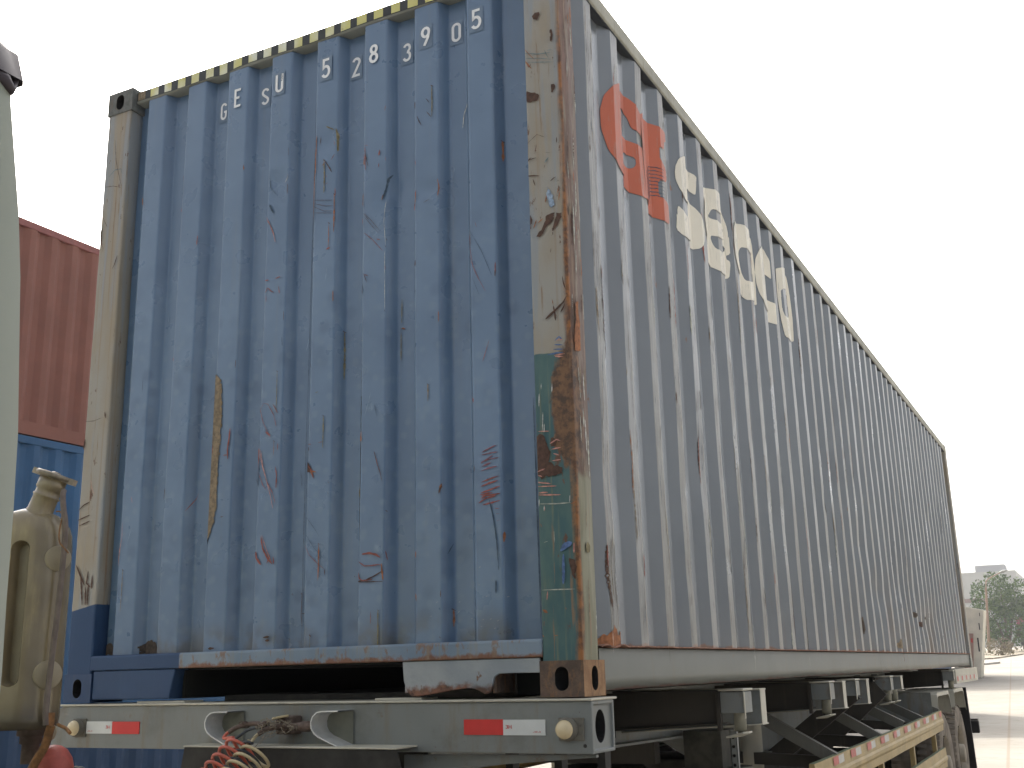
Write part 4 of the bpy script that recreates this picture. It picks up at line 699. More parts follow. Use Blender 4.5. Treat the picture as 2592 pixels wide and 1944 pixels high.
def tape(xa, xb, xc, z0, z1, redleft):
    mb = MB(); y = -.0215; s = .0
    a, b_ = (0, 1) if redleft else (1, 0)
    mb.box((xa, y, z0), (xb, -.017, z1), a); mb.box((xb+.0005, y, z0-.001), (xc, -.017, z1-.001), b_)
    m0, m1, zt, flip = (xb+.010, xb+.034, z1-.020, 1) if redleft else (xb-.034, xb-.010, z1-.018, 1)
    fn = lambda p, q: (m0+(m1-m0)*p/1.1, y-.0012, zt-.010+.012*q)
    strokes(mb, GL['3'], fn, .07, 0); strokes(mb, GL['M'], lambda p, q: fn(p+.5, q), .06, 0)
    mx = xc-.045 if redleft else xa+.012
    for k in range(5):
        mb.face([(mx+.006*k, y-.0012, z0+.008), (mx+.006*k+.004, y-.0012, z0+.008), (mx+.006*k+.004, y-.0012, z0+.0095+.004*((k*7) % 3)/2), (mx+.006*k, y-.0012, z0+.0095+.004*((k*5) % 3)/2)], 2)
    mb.build('reflective_tape', [M['tr'], M['tw'], M['tr2']], tr)
tape(1.990, 2.142, 2.300, -.119, -.069, True)
tape(.172, .322, .474, -.121, -.073, False)
for cx, cz, bx0, bx1 in ((2.383, -.100, 2.350, 2.440), (.135, -.098, .10, .175)):
    mb = MB(); mb.box((bx0, -.026, cz-.036), (bx1, -.0175, cz+.036)); mb.lathe((cx, -.024, cz), (0, -1, 0), [(0, .037), (.010, .038), (.014, .035), (.026, .033), (.027, .0)], 28)
    for q in (-1, 1): mb.lathe((bx1-.010, -.027, cz+.015*q), (0, -1, 0), [(0, .004), (.002, .004), (.0025, 0)], 8)
    lp = mb.build('marker_lamp', M['lampb'], tr, bevel=.002)
    mb = MB(); mb.lathe((cx, -.048, cz), (0, -1, 0), [(0, .030), (.004, .030), (.014, .027), (.022, .019), (.027, .009), (.0285, 0)], 32); mb.build('lens', M['lens'], lp)
mb = MB(); mb.lathe((2.44, -.0178, -.152), (0, -1, 0), [(0, .006), (.002, .006), (.0021, 0)], 12); mb.build('bolt', M['grease'], tr)

# bent steel hoods either side of the couplings
def hood(x0, x1):
    base = [(x1, -.034), (x0+.052, -.034), (x0+.030, -.038), (x0+.012, -.052), (x0+.004, -.072), (x0+.006, -.094), (x0+.018, -.112), (x0+.04, -.126), (x1, -.158)]
    mb = MB(); t = .004
    P = [Vector(p) for p in base]; inn = []
    for k, p in enumerate(P):
        d = (P[min(k+1, len(P)-1)]-P[max(k-1, 0)]).normalized(); inn.append(p+Vector((-d.y, d.x))*t)
    y0, y1 = -.118, -.018
    mb.grid([[(p.x, y0, p.y) for p in P], [(p.x, y1, p.y) for p in P]], 0, True)
    mb.grid([[(p.x, y0, p.y) for p in inn], [(p.x, y1, p.y) for p in inn]], 0, True)
    mb.grid([[(p.x, y0, p.y) for p in P], [(p.x, y0, p.y) for p in inn]], 0, False)
    mb.face([(p.x, -.024, p.y) for p in inn], 1)
    mb.build('coupling_hood', [M['hood'], M['hoodin']], tr)
hood(.905, 1.02); hood(1.405, 1.53)
mb = MB(); mb.prism([(.845, -.160), (1.800, -.163), (1.870, -.40), (.80, -.40)], lambda p, q, t: (p, t, q), -.150, -.142)
mb.box((.845, -.156, -.160), (1.800, -.012, -.154), 1)
for x in (.95, 1.30, 1.66): mb.box((x, -.142, -.36), (x+.008, -.02, -.162))
mb.build('shelf_plate', [M['grease'], M['trailer_l']], tr, bevel=.002)

# couplings and hoses
def cr(pts, n=8):
    P = [Vector(p) for p in pts]; P = [P[0]*2-P[1]]+P+[P[-1]*2-P[-2]]; out = []
    for k in range(1, len(P)-2):
        for j in range(n):
            t = j/n; out.append(.5*((2*P[k])+(P[k+1]-P[k-1])*t+(2*P[k-1]-5*P[k]+4*P[k+1]-P[k+2])*t*t+(-P[k-1]+3*P[k]-3*P[k+1]+P[k+2])*t**3))
    return out+[P[-2]]
mb = MB(); mb.box((1.215, -.075, -.118), (1.295, -.018, -.052)); mb.lathe((1.255, -.07, -.085), (0, -1, 0), [(0, .028), (.02, .028), (.024, .02), (.025, 0)], 20); mb.build('socket_box', M['hb'], tr, bevel=.006)
mb = MB(); mb.prism(ellipse(.036, .020), lambda p, q, t: (1.262+p, -.105+q*1.0, -.060+p*.16+t), 0, .008); mb.build('socket_flap', M['hy'], tr, bevel=.002)
mb = MB(); mb.lathe((1.175, -.12, -.082), (1, 0, 0), [(0, .010), (.02, .012), (.025, .015), (.035, .015), (.036, .0)], 14); mb.build('gladhand', M['hb'], tr); mb = MB(); mb.lathe((1.335, -.098, -.088), (1, 0, 0), [(0, .014), (.02, .015), (.025, .019), (.055, .019), (.058, .015), (.068, .015)], 14)
mb.build('gladhand', M['hb'], tr)
A = Vector((-.20, -.62, -.56)).normalized()
def coil(start, r, pitch, turns, ph, lead, mat, rt=.0058, ax=A):
    u = Vector((1, 0, 0)); u = (u-ax*u.dot(ax)).normalized(); w = ax.cross(u)
    hel = []
    for k in range(int(turns*28)+1):
        a = ph+2*PI*k/28; rr_ = r*(1+.06*math.sin(k*.21+ph)); hel.append(Vector(start)+ax*(pitch*k/28)+(u*math.cos(a)+w*math.sin(a))*rr_)
    mb = MB(); mb.tube(cr([Vector(p) for p in lead]+[hel[0]], 8)[:-1]+hel, rt, 10); mb.build('air_hose', mat, tr)
coil((1.215, -.235, -.148), .056, .034, 9, 2.6, [(1.165, -.12, -.078), (1.116, -.125, -.081), (1.07, -.14, -.095), (1.045, -.16, -.125)], M['hr'])
coil((1.285, -.235, -.168), .056, .034, 9, 2.2, [(1.21, -.11, -.090), (1.19, -.15, -.118), (1.188, -.18, -.145)], M['hy'])
coil((1.25, -.225, -.170), .050, .038, 8, 1.2, [(1.24, -.10, -.088), (1.19, -.12, -.090), (1.14, -.13, -.098), (1.11, -.15, -.12), (1.10, -.17, -.14)], M['hk'], .0052)
mb = MB(); mb.tube(cr([(1.185, -.12, -.078), (1.150, -.12, -.077), (1.116, -.124, -.081), (1.085, -.134, -.089), (1.058, -.148, -.106)]), .0088, 10)
mb.tube(cr([(1.40, -.098, -.088), (1.33, -.102, -.085), (1.27, -.115, -.087), (1.22, -.13, -.097), (1.195, -.145, -.112)]), .0095, 10)
for q in (1.10, 1.115, 1.12): mb.tube([(q+.011*math.cos(a), -.124+.013*math.sin(a), -.081+.012*math.cos(a*1.0+1)) for a in [2*PI*k/12 for k in range(13)]], .0016, 5, cap=False)
mb.build('hose_sleeve', M['hb'], tr)
mb = MB(); rw = random.Random(8)
for k in range(26):
    p = Vector((rw.uniform(1.20, 1.33), -.13+rw.uniform(-.02, .02), -.085+rw.uniform(-.02, .02))); pts = [p]
    for j in range(5): p = p+Vector((rw.uniform(-.03, .03), rw.uniform(-.012, .012), rw.uniform(-.016, .014))); p.x = min(1.345, max(1.185, p.x)); p.y = min(-.11, max(-.15, p.y)); p.z = max(-.125, min(-.055, p.z)); pts.append(p)
    mb.tube(cr(pts, 5), .0014, 4)
mb.tube(cr([(1.24, -.14, -.10), (1.19, -.16, -.12), (1.16, -.17, -.145)]), .0013, 4); mb.tube(cr([(1.26, -.14, -.11), (1.235, -.16, -.13), (1.225, -.17, -.145)]), .0014, 4)
mb.tube(cr([(1.25, -.15, -.10), (1.20, -.19, -.17), (1.15, -.2, -.19)]), .0012, 4)
mb.build('twine_binding', M['str'], tr)

# main rails: shallow neck, then the web drops
for s in (1, 0):
    f = lambda x: x if s else W-x
    web = [(.18, -.20), (.18, -.03), (11.9, -.03), (11.9, -.48), (3.5, -.50), (2.72, -.285), (.18, -.25)]
    mb = MB(); mb.prism(web, lambda p, q, t: (f(t), p, q), 1.72, 1.732)
    for (ya, za), (yb, zb) in zip([(.18, -.25), (2.72, -.285), (3.5, -.50)], [(2.72, -.285), (3.5, -.50), (11.9, -.48)]):
        mb.prism([(ya, za), (yb, zb), (yb, zb-.012), (ya, za-.012)], lambda p, q, t: (f(t), p, q), 1.65, 1.80, 0)
    mb.box((f(1.65), .18, -.03), (f(1.80), 11.9, -.018))
    y = .9
    while y < 11.5: mb.box((f(1.732), y, -.03), (f(1.79), y+.008, -.24)); y += .9
    mb.build('main_rail', M['trailer'], tr)
mb = MB(); mb.box((.72, .2, -.10), (1.70, 3.3, .02)); mb.box((.72, .18, -.4), (1.70, .3, -.1)); mb.build('neck_deck', M['grease'], tr)
mb = MB(); mb.box((1.80, 2.75, -.26), (2.02, 3.0, -.46)); mb.box((1.78, 2.72, -.46), (2.10, 3.05, -.465)); mb.build('tool_box', M['grease2'], tr, bevel=.01)
for y in (2.5, 4.3, 6.1, 7.9): mb = MB(); mb.box((.73, y, -.42), (1.72, y+.08, -.1)); mb.build('cross_tube', M['trailer_d'], tr)

# outriggers
def outA(y, lock=1, s=1, two=False):
    f = lambda x: x if s else W-x
    mb = MB(); mb.prism([(1.735, -.028), (2.345, -.028), (2.345, -.168), (2.05, -.185), (1.735, -.20)], lambda p, q, t: (f(p), t, q), y+.01, y+.018)
    mb.box((f(1.735), y, -.022), (f(2.345), y+.11, -.028)); mb.prism([(1.735, -.20), (2.05, -.185), (2.345, -.168), (2.345, -.176), (2.05, -.193), (1.735, -.208)], lambda p, q, t: (f(p), t, q), y-.01, y+.09)
    mb.box((f(2.325), y-.012, -.028), (f(2.345), y+.012, -.205 if lock else -.168)); 
    o = mb.build('outrigger', M['trailer_d'], tr, bevel=.002)
    mb = MB(); mb.box((f(2.347), y-.01, -.030), (f(2.458), y+.13, -.125)); mb.box((f(2.340), y-.02, -.016), (f(2.462), y+.14, -.026), 1); mb.box((f(2.459), y-.02, -.028), (f(2.465), y-.004, -.150), 1)
    mb.build('lock_housing', [M['trailer'], M['trailer_l']], o, bevel=.003)
    if lock:
        for q in ((0, .30) if two else (0,)):
            mb = MB(); mb.lathe((f(2.418), y+.05+q, -.125), (0, 0, -1), [(0, .0285), (.082, .0285), (.083, .010), (.10, .010)], 18)
            mb.prism([(-.055, -.05), (.03, -.055), (.048, -.02), (.045, .04), (-.01, .05), (-.05, .01)], lambda p, r_, t: (f(2.415+p), y+.05+q+r_, t+.16*p*0-.02*(p < 0)), -.216, -.208, 1)
            mb.build('twist_lock', [M['cylm'], M['trailer_l']], o)
    return o
def outB(y, s=1, zb=-.19):
    f = lambda x: x if s else W-x
    mb = MB(); mb.prism([(1.735, -.03), (2.455, -.03), (2.458, zb+.006), (1.735, zb-.04)], lambda p, q, t: (f(p), t, q), y, y+.008)
    mb.box((f(1.735), y-.02, -.022), (f(2.462), y+.09, -.030), 1); mb.prism([(1.735, zb-.04), (2.466, zb), (2.466, zb+.006), (1.735, zb-.034)], lambda p, q, t: (f(p), t, q), y-.02, y+.09, 1); mb.box((f(2.456), y-.004, -.03), (f(2.460), y+.085, zb), 1)
    mb.build('outrigger', [M['trailer'], M['trailer_l']], tr, bevel=.0015)
for s in (1, 0):
    outA(1.75, 1, s); outB(2.03, s); outA(3.58, 1, s); outB(3.96, s); outA(4.38, 0, s); outB(4.76, s); outA(5.75, 1, s, True); outB(6.25, s, -.13); outA(9.80, 1, s)
# landing leg, bracket
for s in (1, 0):
    f = lambda x: x if s else W-x
    mb = MB(); lx, ly = 1.885, 3.78
    mb.lathe((f(lx), ly, -.10), (0, 0, -1), [(0, .075), (.62, .075), (.62, .062), (1.20, .062)], 28); mb.lathe((f(lx), ly, -1.30), (0, 0, -1), [(0, .10), (.03, .11), (.04, .11), (.041, 0)], 24); mb.box((f(1.735), ly-.07, -.2), (f(1.82), ly+.07, -.5))
    mb.build('landing_leg', M['trailer_l'], tr)
    mb = MB(); mb.box((f(2.19), 2.36, -.235), (f(2.225), 2.368, -.62)); mb.box((f(2.19), 2.36, -.235), (f(2.195), 2.385, -.62)); mb.box((f(2.222), 2.36, -.235), (f(2.227), 2.385, -.62))
    for k in range(7): mb.lathe((f(2.207), 2.3598, -.27-.045*k), (0, -1, 0), [(0, .008), (.0012, .008), (.0013, 0)], 12, 1)
    mb.build('perforated_strut', [M['trailer'], M['void']], tr)
    # lattice of struts carrying the side guard
    def bar(a, b, w=.036, t=.012, mat='trailer_m', nm='strut'):
        a = Vector((f(a[0]), a[1], a[2])); b = Vector((f(b[0]), b[1], b[2])); d = (b-a); ln = d.length; d.normalize()
        side = d.cross(Vector((0, 1, 0))).normalized(); yv = Vector((0, 1, 0)); yv = (yv-d*yv.dot(d)).normalized(); side = d.cross(yv)
        mb = MB()
        for (p0, p1, q0, q1, mi) in ((-w, w, -t/2, t/2, 0), (-w, -w+t/2, t/2, .05, 1), (w-t/2, w, t/2, .05, 0)):
            c = [a+side*p+yv*q for p, q in ((p0, q0), (p1, q0), (p1, q1), (p0, q1))]; e = [v+d*ln for v in c]
            mb.face(c, mi); mb.face(e, mi)
            for k in range(4): mb.face([c[k], c[(k+1) % 4], e[(k+1) % 4], e[k]], mi)
        mb.build(nm, [M[mat], M['trailer_l']], tr)
    bar((1.78, 3.62, -.10), (2.44, 3.62, -.47)); bar((1.78, 5.1, -.06), (2.44, 5.1, -.44)); bar((1.78, 6.2, -.08), (2.44, 6.2, -.41)); bar((1.78, 7.4, -.12), (2.44, 7.4, -.44)); bar((1.78, 8.35, -.12), (2.44, 8.35, -.40))
    bar((2.40, 4.6, -.10), (1.80, 4.6, -.55), .06, .012, 'trailer_d'); bar((2.40, 5.6, -.10), (1.75, 5.6, -.66), .07, .012, 'trailer_d')
    bar((1.74, 3.72, -.47), (2.46, 3.72, -.50), .035, .012, 'trailer_d'); bar((1.74, 5.2, -.45), (2.46, 5.2, -.48), .04, .012, 'trailer_d'); bar((1.74, 6.9, -.42), (2.46, 6.9, -.46), .035, .012, 'trailer_d')
    bar((1.80, 6.6, -.72), (2.44, 6.6, -.98), .02, .01, 'trailer_d')
mb = MB(); mb.lathe((2.0, 6.9, -.28), (-.2, 1, 0), [(0, 0), (.01, .035), (.03, .045), (.10, .045)], 18); mb.build('air_chamber', M['trailer_l'], tr)
mb = MB(); mb.box((1.62, 4.4, -.62), (1.70, 4.48, -.50)); mb.box((1.62, 4.6, -.35), (1.70, 5.2, -.22)); mb.build('bracket', M['trailer_l'], tr)
mb = MB(); mb.box((.25, 4.9, -1.02), (1.55, 7.4, -.58)); mb.build('gap_filler_box', M['grease'], tr, bevel=.02)  # dark box added to close off bright gaps between the struts
mb = MB(); mb.tube([(.9, 2.2, -.75), (.9, 4.0, -.75)], .26, 24); mb.build('air_tank', M['grease'], tr)
# tank low under the neck
mb = MB(); mb.tube([(2.12, 1.2, -.56), (2.12, 2.9, -.62)], .16, 28); mb.build('air_tank', M['trailer_l'], tr)
mb = MB(); mb.tube([(1.56, .12, -.265), (1.62, .12, -.262)], .03, 12); mb.build('red_coupling', M['tr2'], tr)
mb = MB(); mb.prism([(1.72, -.19), (2.46, -.182), (2.46, -.19), (2.2, -.21), (1.9, -.232), (1.72, -.25)], lambda p, q, t: (p, t, q), .02, .04); mb.build('gusset', M['trailer'], tr)
for x in (1.95, 2.15, 2.32):
    mb = MB(); mb.box((x, .35, -.19), (x+.03, .40, -.36)); mb.box((x-.03, .33, -.27), (x+.06, .42, -.30)); mb.build('hanger', M['grease'], tr)

# side guards
for s in (1, 0):
    f = lambda x: x if s else W-x
    tz = lambda y: -.448+.0118*(y-3)
    g = bpy.data.objects.new('side_guard', None); link(g, tr)
    def rail(zo, hgt, name, tape):
        mb = MB(); sec = [(-.030, 0), (.0, 0), (.002, -hgt*.42), (.010, -hgt*.50), (.010, -hgt*.62), (.002, -hgt*.72), (.0, -hgt), (-.030, -hgt)]
        ys_ = [3.0+(8.45-3.0)*k/60 for k in range(61)]
        mb.grid([[(f(2.462+a+.002*math.sin(y*6)), y, tz(y)+zo+b) for a, b in sec] for y in ys_], 0, False, mifn=lambda a, b: 1 if b == 0 else 0)
        mb.face([(f(2.462+a), 3.0, tz(3)+zo+b) for a, b in sec], 0)
        if tape:
            y = 3.455; k = 0
            while y < 8.3:
                e = [(0, .15, 2), (.15, .31, 3)]
                for a, b, mi in e:
                    if y+b < 8.4: mb.face([(f(2.4660+.002*math.sin((y+a)*6)), y+a, tz(y)+zo-.006), (f(2.4660+.002*math.sin((y+b)*6)), y+b, tz(y+b)+zo-.006), (f(2.4680+.002*math.sin((y+b)*6)), y+b, tz(y+b)+zo-.052), (f(2.4680+.002*math.sin((y+a)*6)), y+a, tz(y)+zo-.052)], mi)
                y += .532
        mb.build(name, [M['guard'], M['guardtop'], M['tr2'], M['tw2']], g)
    rail(0, .182, 'guard_rail', True); rail(-.345, .175, 'guard_rail', False)
    for y in (3.15, 5.22, 6.7, 8.05):
        mb = MB(); mb.box((f(2.425), y, tz(y)-.02), (f(2.433), y+.055, -.95)); mb.box((f(2.395), y, tz(y)-.02), (f(2.425), y+.006, -.95)); mb.build('guard_post', M['guard'], g, bevel=.002)
# wheels
def wheel(s):
    f = lambda x: x if s else W-x
    w = bpy.data.objects.new('wheel', None); link(w, tr)
    sg = 1 if s else -1
    for xo in ((2.415, 2.165) if s else (2.438-2.415, 2.438-2.165)):
        mb = MB(); R_ = .52; pr_ = [(0, .30), (.004, .36), (.012, .44), (.020, .485), (.012, .505), (.0, .515)]
        prof_ = [(.02, .285), (.005, .33), (-.004, .40), (-.002, .46), (.012, .500), (.030, .518), (.115, .522), (.20, .518), (.218, .50), (.232, .46), (.234, .40), (.225, .33), (.21, .285)]
        mb.lathe((xo, 0, 0), (-sg, 0, 0), prof_, 64)
        for k in range(52):
            a = 2*PI*k/52; ca, sa = math.cos(a), math.sin(a)
            for x_a, x_b, off in ((.006, .095, 0), (.125, .222, .5)):
                a2 = a+off*2*PI/52
                pts = []
                for xx, r2, da in ((x_a, .512, -.038), (x_b, .530, -.030), (x_b, .530, .030), (x_a, .512, .038)): pts.append((xo-sg*xx, r2*math.cos(a2+da), r2*math.sin(a2+da)))
                top = [(p[0], p[1]*1.016, p[2]*1.016) for p in pts]; mb.face(top, 0)
                for k2 in range(4): mb.face([pts[k2], pts[(k2+1) % 4], top[(k2+1) % 4], top[k2]], 0)
        mb.build('tyre', M['tyre'], w)
    xo = 2.415 if s else 2.438-2.415
    mb = MB(); mb.lathe((xo-sg*.005, 0, 0), (-sg, 0, 0), [(0, .288), (.012, .275), (.05, .255), (.12, .24), (.13, .16), (.06, .13), (.05, .10), (-.02, .095), (-.03, .06), (-.03, 0)], 40)
    for k in range(10):
        a = 2*PI*k/10; mb.lathe((xo-sg*.11, .19*math.cos(a), .19*math.sin(a)), (sg, 0, 0), [(0, .016), (.03, .016), (.031, 0)], 8)
    mb.build('rim', M['rim'], w); return w
w0 = wheel(1); w0.location = (0, 8.95, -.935)
def dupw(src, loc):
    c = src.copy(); COL.objects.link(c); c.location = loc
    for ch in src.children: d = ch.copy(); COL.objects.link(d); d.parent = c
    return c
dupw(w0, (0, 10.24, -.91)); w1 = wheel(0); w1.location = (0, 8.95, -.935-.03); dupw(w1, (0, 10.24, -.94))
for y in (8.95, 10.24):
    mb = MB(); mb.tube([(.1, y, -.93), (2.34, y, -.93)], .07, 14); mb.box((1.55, y-.5, -.5), (1.64, y+.5, -.6)); mb.box((.8, y-.5, -.5), (.89, y+.5, -.6)); mb.build('axle', M['grease'], tr)
for s in (1, 0):
    f = lambda x: x if s else W-x
    for y0, y1 in ((8.36, 9.30), (9.72, 10.62)):
        mb = MB(); A1 = [(y0, -.40), (y0+.02, -.235), (y0+.06, -.215), (y1-.05, -.215), (y1+.02, -.26), (y1+.10, -.44)]
        mb.grid([[(f(1.95), a, b) for a, b in A1], [(f(2.45), a, b) for a, b in A1]], 0, False)
        mb.grid([[(f(2.45), a, b) for a, b in A1], [(f(2.45), a+.0, b-.035) for a, b in A1]], 0, False)
        mb.build('mudguard', M['trailer_l'], tr)
    mb = MB(); mb.prism([(10.80, -.22), (10.86, -.22), (11.02, -1.22), (10.98, -1.22)], lambda p, q, t: (f(t), p, q), 1.98, 2.46); mb.build('mud_flap', M['black'], tr)
    mb = MB(); mb.box((f(2.36), 11.35, -.62), (f(2.50), 11.43, -.76)); mb.build('tail_lamp', M['black'], tr, bevel=.01)
    mb = MB(); mb.box((f(2.40), 9.95, -.162), (f(2.468), 12.28, -.006))
    for k in range(5):
        y = 10.02+.44*k; mb.face([(f(2.4705), y, -.135), (f(2.4705), y+.13, -.135), (f(2.4705), y+.13, -.085), (f(2.4705), y, -.085)], 1); mb.face([(f(2.4705), y+.135, -.135), (f(2.4705), y+.3, -.135), (f(2.4705), y+.3, -.085), (f(2.4705), y+.135, -.085)], 2)
    mb.build('rear_side_beam', [M['trailer_l'], M['tr2'], M['tw2']], tr)
    mb = MB(); mb.box((f(1.74), 8.30, -.21), (f(2.40), 8.31, -.50)); mb.build('guard_plate', M['trailer'], tr)
mb = MB(); mb.box((.0, 12.2, -.16), (W, 12.28, -.01)); mb.box((.0, 11.9, -.75), (W, 12.0, -.62)); mb.build('rear_beam', M['trailer_d'], tr)

# ------------------------------------------------------------------ the tractor unit at the left edge
tk = empty('tractor_unit', 'pale green truck cab at the left edge with a cream header tank behind it', 'truck', (1.2, -3, GZ(1.2, -3)))
def P_(o):  # keep world placement under the empty
    o.location = o.location-tk.location; return o
mb = MB()
cs_ = [(.05, -4.6), (.02, -2.40), (.08, -2.315), (2.38, -2.315), (2.445, -2.312), (2.458, -2.322), (2.459, -2.40), (2.448, -2.42), (2.448, -2.6), (2.458, -4.5), (2.40, -4.75), (.10, -4.75)]
CB = [(-2, .05), (-.3, .08), (.09, .085), (.22, .081), (.35, .079), (.48, .074), (.74, .051), (.85, .036), (1.04, 0), (2, 0)]
def cabring(z, k=1.):
    b = next((b0+(b1-b0)*(z-z0)/(z1-z0) for (z0, b0), (z1, b1) in zip(CB, CB[1:]) if z0 <= z <= z1), 0)
    return [(1.25+(x-1.25)*k, y+b+.0, z) for x, y in cs_]
mb.grid([cabring(z) for z in (-.75, -.5, -.2, .1, .22, .35, .48, .6, .74, .85, .95, 1.04)]+[cabring(1.09, .995)], 0, True, True); mb.face(cabring(1.09, .995)); mb.face(cabring(-.75)[::-1])
P_(mb.build('cab', M['cab'], tk, wn=True))
mb = MB()
rows = []
for t in range(8):
    a = t/7*PI/2; k = .70+.30*math.cos(a); rows.append([(1.25+(x-1.25)*k*(1.004), -3.45+(y+3.45)*k*1.004+.012, 1.085+.22*math.sin(a)) for x, y in cs_])
mb.grid(rows, 0, True, True); mb.face(rows[-1])
P_(mb.build('roof_cap', M['cabtop'], tk))
mb = MB(); mb.tube([(2.44, -2.36, 1.09), (2.455, -2.335, 1.075), (2.458, -2.322, 1.06), (2.454, -2.316, 1.075), (2.452, -2.308, 1.092)], [.014, .012, .009, .006, .003], 8); P_(mb.build('roof_hook', M['cabtop'], tk))
mb = MB(); mb.box((2.457, -4.30, .25), (2.466, -3.50, .80)); P_(mb.build('side_window', M['glass'], tk, bevel=.02))
mb = MB(); mb.box((2.459, -4.34, -.55), (2.463, -3.46, .22)); mb.box((2.462, -3.62, .02), (2.485, -3.50, .05)); P_(mb.build('door', M['cab'], tk, bevel=.004))
for x in (.82, 1.58):
    mb = MB(); mb.box((x-.04, -4.7, -.75), (x+.04, -.9, -.50)); P_(mb.build('chassis_rail', M['grease'], tk))
for x, y in ((2.43, -4.0), (.28, -4.0)):
    mb = MB(); R_ = .50; mb.lathe((x, y, GZ(x, y)+.5), (-1, 0, 0), [(0, .0), (.0, .10), (.05, .24), (.02, .28), (.0, .40), (.02, .48), (.05, .5), (.22, .5), (.25, .46), (.25, 0)], 40); P_(mb.build('wheel', M['tyre'], tk))
mb = MB(); mb.box((1.30, -1.55, -.60), (1.85, -1.1, -.15)); mb.box((.9, -2.2, -.7), (1.9, -1.2, -.20)); P_(mb.build('engine', M['grease'], tk, bevel=.03))
# header tank: local u (to the right), v (away), w (up)
T0 = Vector((1.5, -1.4, 0)); U_ = Vector((math.cos(.47828), math.sin(.47828), 0)); V_ = Vector((-U_.y, U_.x, 0))
tl = lambda u, v, w: tuple(T0+U_*u+V_*v+Vector((0, 0, w)))
sec = [(-.30, .03), (-.16, .005), (-.045, -.004), (-.026, -.003), (-.014, .003), (.006, .011), (.024, .021), (.036, .035), (.043, .055), (.045, .08), (.040, .105), (.02, .12), (-.30, .12)]
mb = MB(); rows = []
for w_, k, du in ((-.030, .90, 0), (-.022, .97, 0), (0, 1, 0), (.15, 1, 0), (.30, 1, 0), (.44, 1, 0), (.475, .985, -.001), (.497, .94, -.003), (.515, .86, -.007), (.530, .74, -.012), (.5405, .58, -.018), (.546, .40, -.02)):
    rows.append([tl(-.06+(u+.06)*k+du if u > -.2 else u, .06+(v-.06)*k, w_-(.10*max(0, -u-.045) if w_ > .46 else 0)) for u, v in sec])
mb.grid(rows, 0, True, True); mb.face(rows[0][::-1]); mb.face(rows[-1])
tank = mb.build('header_tank', [M['tank']], tk)
c = MB(); sl_ = stadium(.040, .37, 12); n_ = len(sl_)
c.grid([[tl(-.056+p*k, v, .267+q*k2) for p, q in sl_] for k, k2, v in ((1.35, 1.03, -.03), (1.25, 1.02, -.001), (1.0, 1.0, .006), (.9, .99, .03), (.8, .98, .035))], 0, True, True)
c.face([tl(-.056+p*1.35, -.03, .267+q*1.03) for p, q in sl_][::-1]); c.face([tl(-.056+p*.8, .035, .267+q*.98) for p, q in sl_]); c1 = c.build('c', M['tank'])
c = MB(); c.grid([[tl(-.092+p, v, .497+q) for p, q in stadium(.075, .075, 6)] for v in (-.03, .010)], 0, True, True); c.face([tl(-.092+p, -.03, .497+q) for p, q in stadium(.075, .075, 6)][::-1]); c.face([tl(-.092+p, .010, .497+q) for p, q in stadium(.075, .075, 6)]); c2 = c.build('c', M['tank'])
bpy.context.view_layer.update()
me0 = tank.data
for cc in (c1,):
    bm = bmesh.new(); bm.from_mesh(cc.data); bmesh.ops.recalc_face_normals(bm, faces=bm.faces); bm.to_mesh(cc.data); bm.free()
bm = bmesh.new(); bm.from_mesh(me0); bmesh.ops.recalc_face_normals(bm, faces=bm.faces); bm.to_mesh(me0); bm.free()
bpy.data.objects.remove(c2, do_unlink=True)
P_(tank); cut(tank, [c1])
b = tank.modifiers.new('bevel', 'BEVEL'); b.width = .004; b.segments = 3; b.limit_method = 'ANGLE'; b.angle_limit = math.radians(38)
def tsub(mb, name, mat, **k):
    o = mb.build(name, mat, tank, **k); return o   # tank.location is minus the empty's: children cancel it below
na = (Vector(tl(.046, .075, .66))-Vector(tl(-.026, .05, .53)))
mb = MB(); ctr = Vector(tl(-.038, .055, .540)); ax = Vector(tl(-.003, .055, .640))-ctr; ln = ax.length; ax.normalize()
mb.lathe(ctr, ax, [(-.02, .040), (0, .036), (.004, .0345), (.040, .0335), (.042, .0365), (.047, .0365), (.049, .0335), (.062, .0335), (.064, .037), (.096, .037), (.098, .030)], 30); subs = [mb.build('filler_neck', M['tank'], tk)]
mb = MB(); cc = ctr+ax*.098
mb.lathe(cc, ax, [(-.004, .036), (0, .050), (.006, .052), (.012, .048), (.013, .030), (.010, .022), (.013, .012), (.016, .011), (.017, .008), (.014, .006), (.014, 0)], 36)
uu = (U_-ax*U_.dot(ax)).normalized(); vv = ax.cross(uu)
for sg in (1, -1):
    P4 = [cc+uu*(sg*.032)+vv*.020, cc+uu*(sg*.060)+vv*.012, cc+uu*(sg*.066), cc+uu*(sg*.060)-vv*.012, cc+uu*(sg*.032)-vv*.020]; i0 = [p+ax*.012 for p in P4]; i1 = [p-ax*.004 for p in P4]
    mb.face(i0); mb.face(i1)
    for k in range(5): mb.face([i0[k], i0[(k+1) % 5], i1[(k+1) % 5], i1[k]])
subs.append(mb.build('filler_cap', M['cap'], tk))
for (u, w_, r) in ((.033, .409, .034), (.030, .107, .037)):
    mb = MB(); nv = (V_*-.75+U_*.66).normalized(); mb.lathe(Vector(tl(u, .030, w_)), nv, [(-.01, r), (.004, r), (.006, r-.003), (.0065, 0)], 30); subs.append(mb.build('sight_disc', M['tank2'], tk))
mb = MB(); mb.tube(cr([tl(.034, .03, .592), tl(.040, .012, .575), tl(.047, .006, .54), tl(.056, .006, .49), tl(.056, .008, .40), tl(.053, .008, .28), tl(.049, .006, .18), tl(.046, .004, .09), tl(.045, .002, .02), tl(.047, .004, -.018)]), .0075, 12)
subs.append(mb.build('overflow_tube', M['tube'], tk))
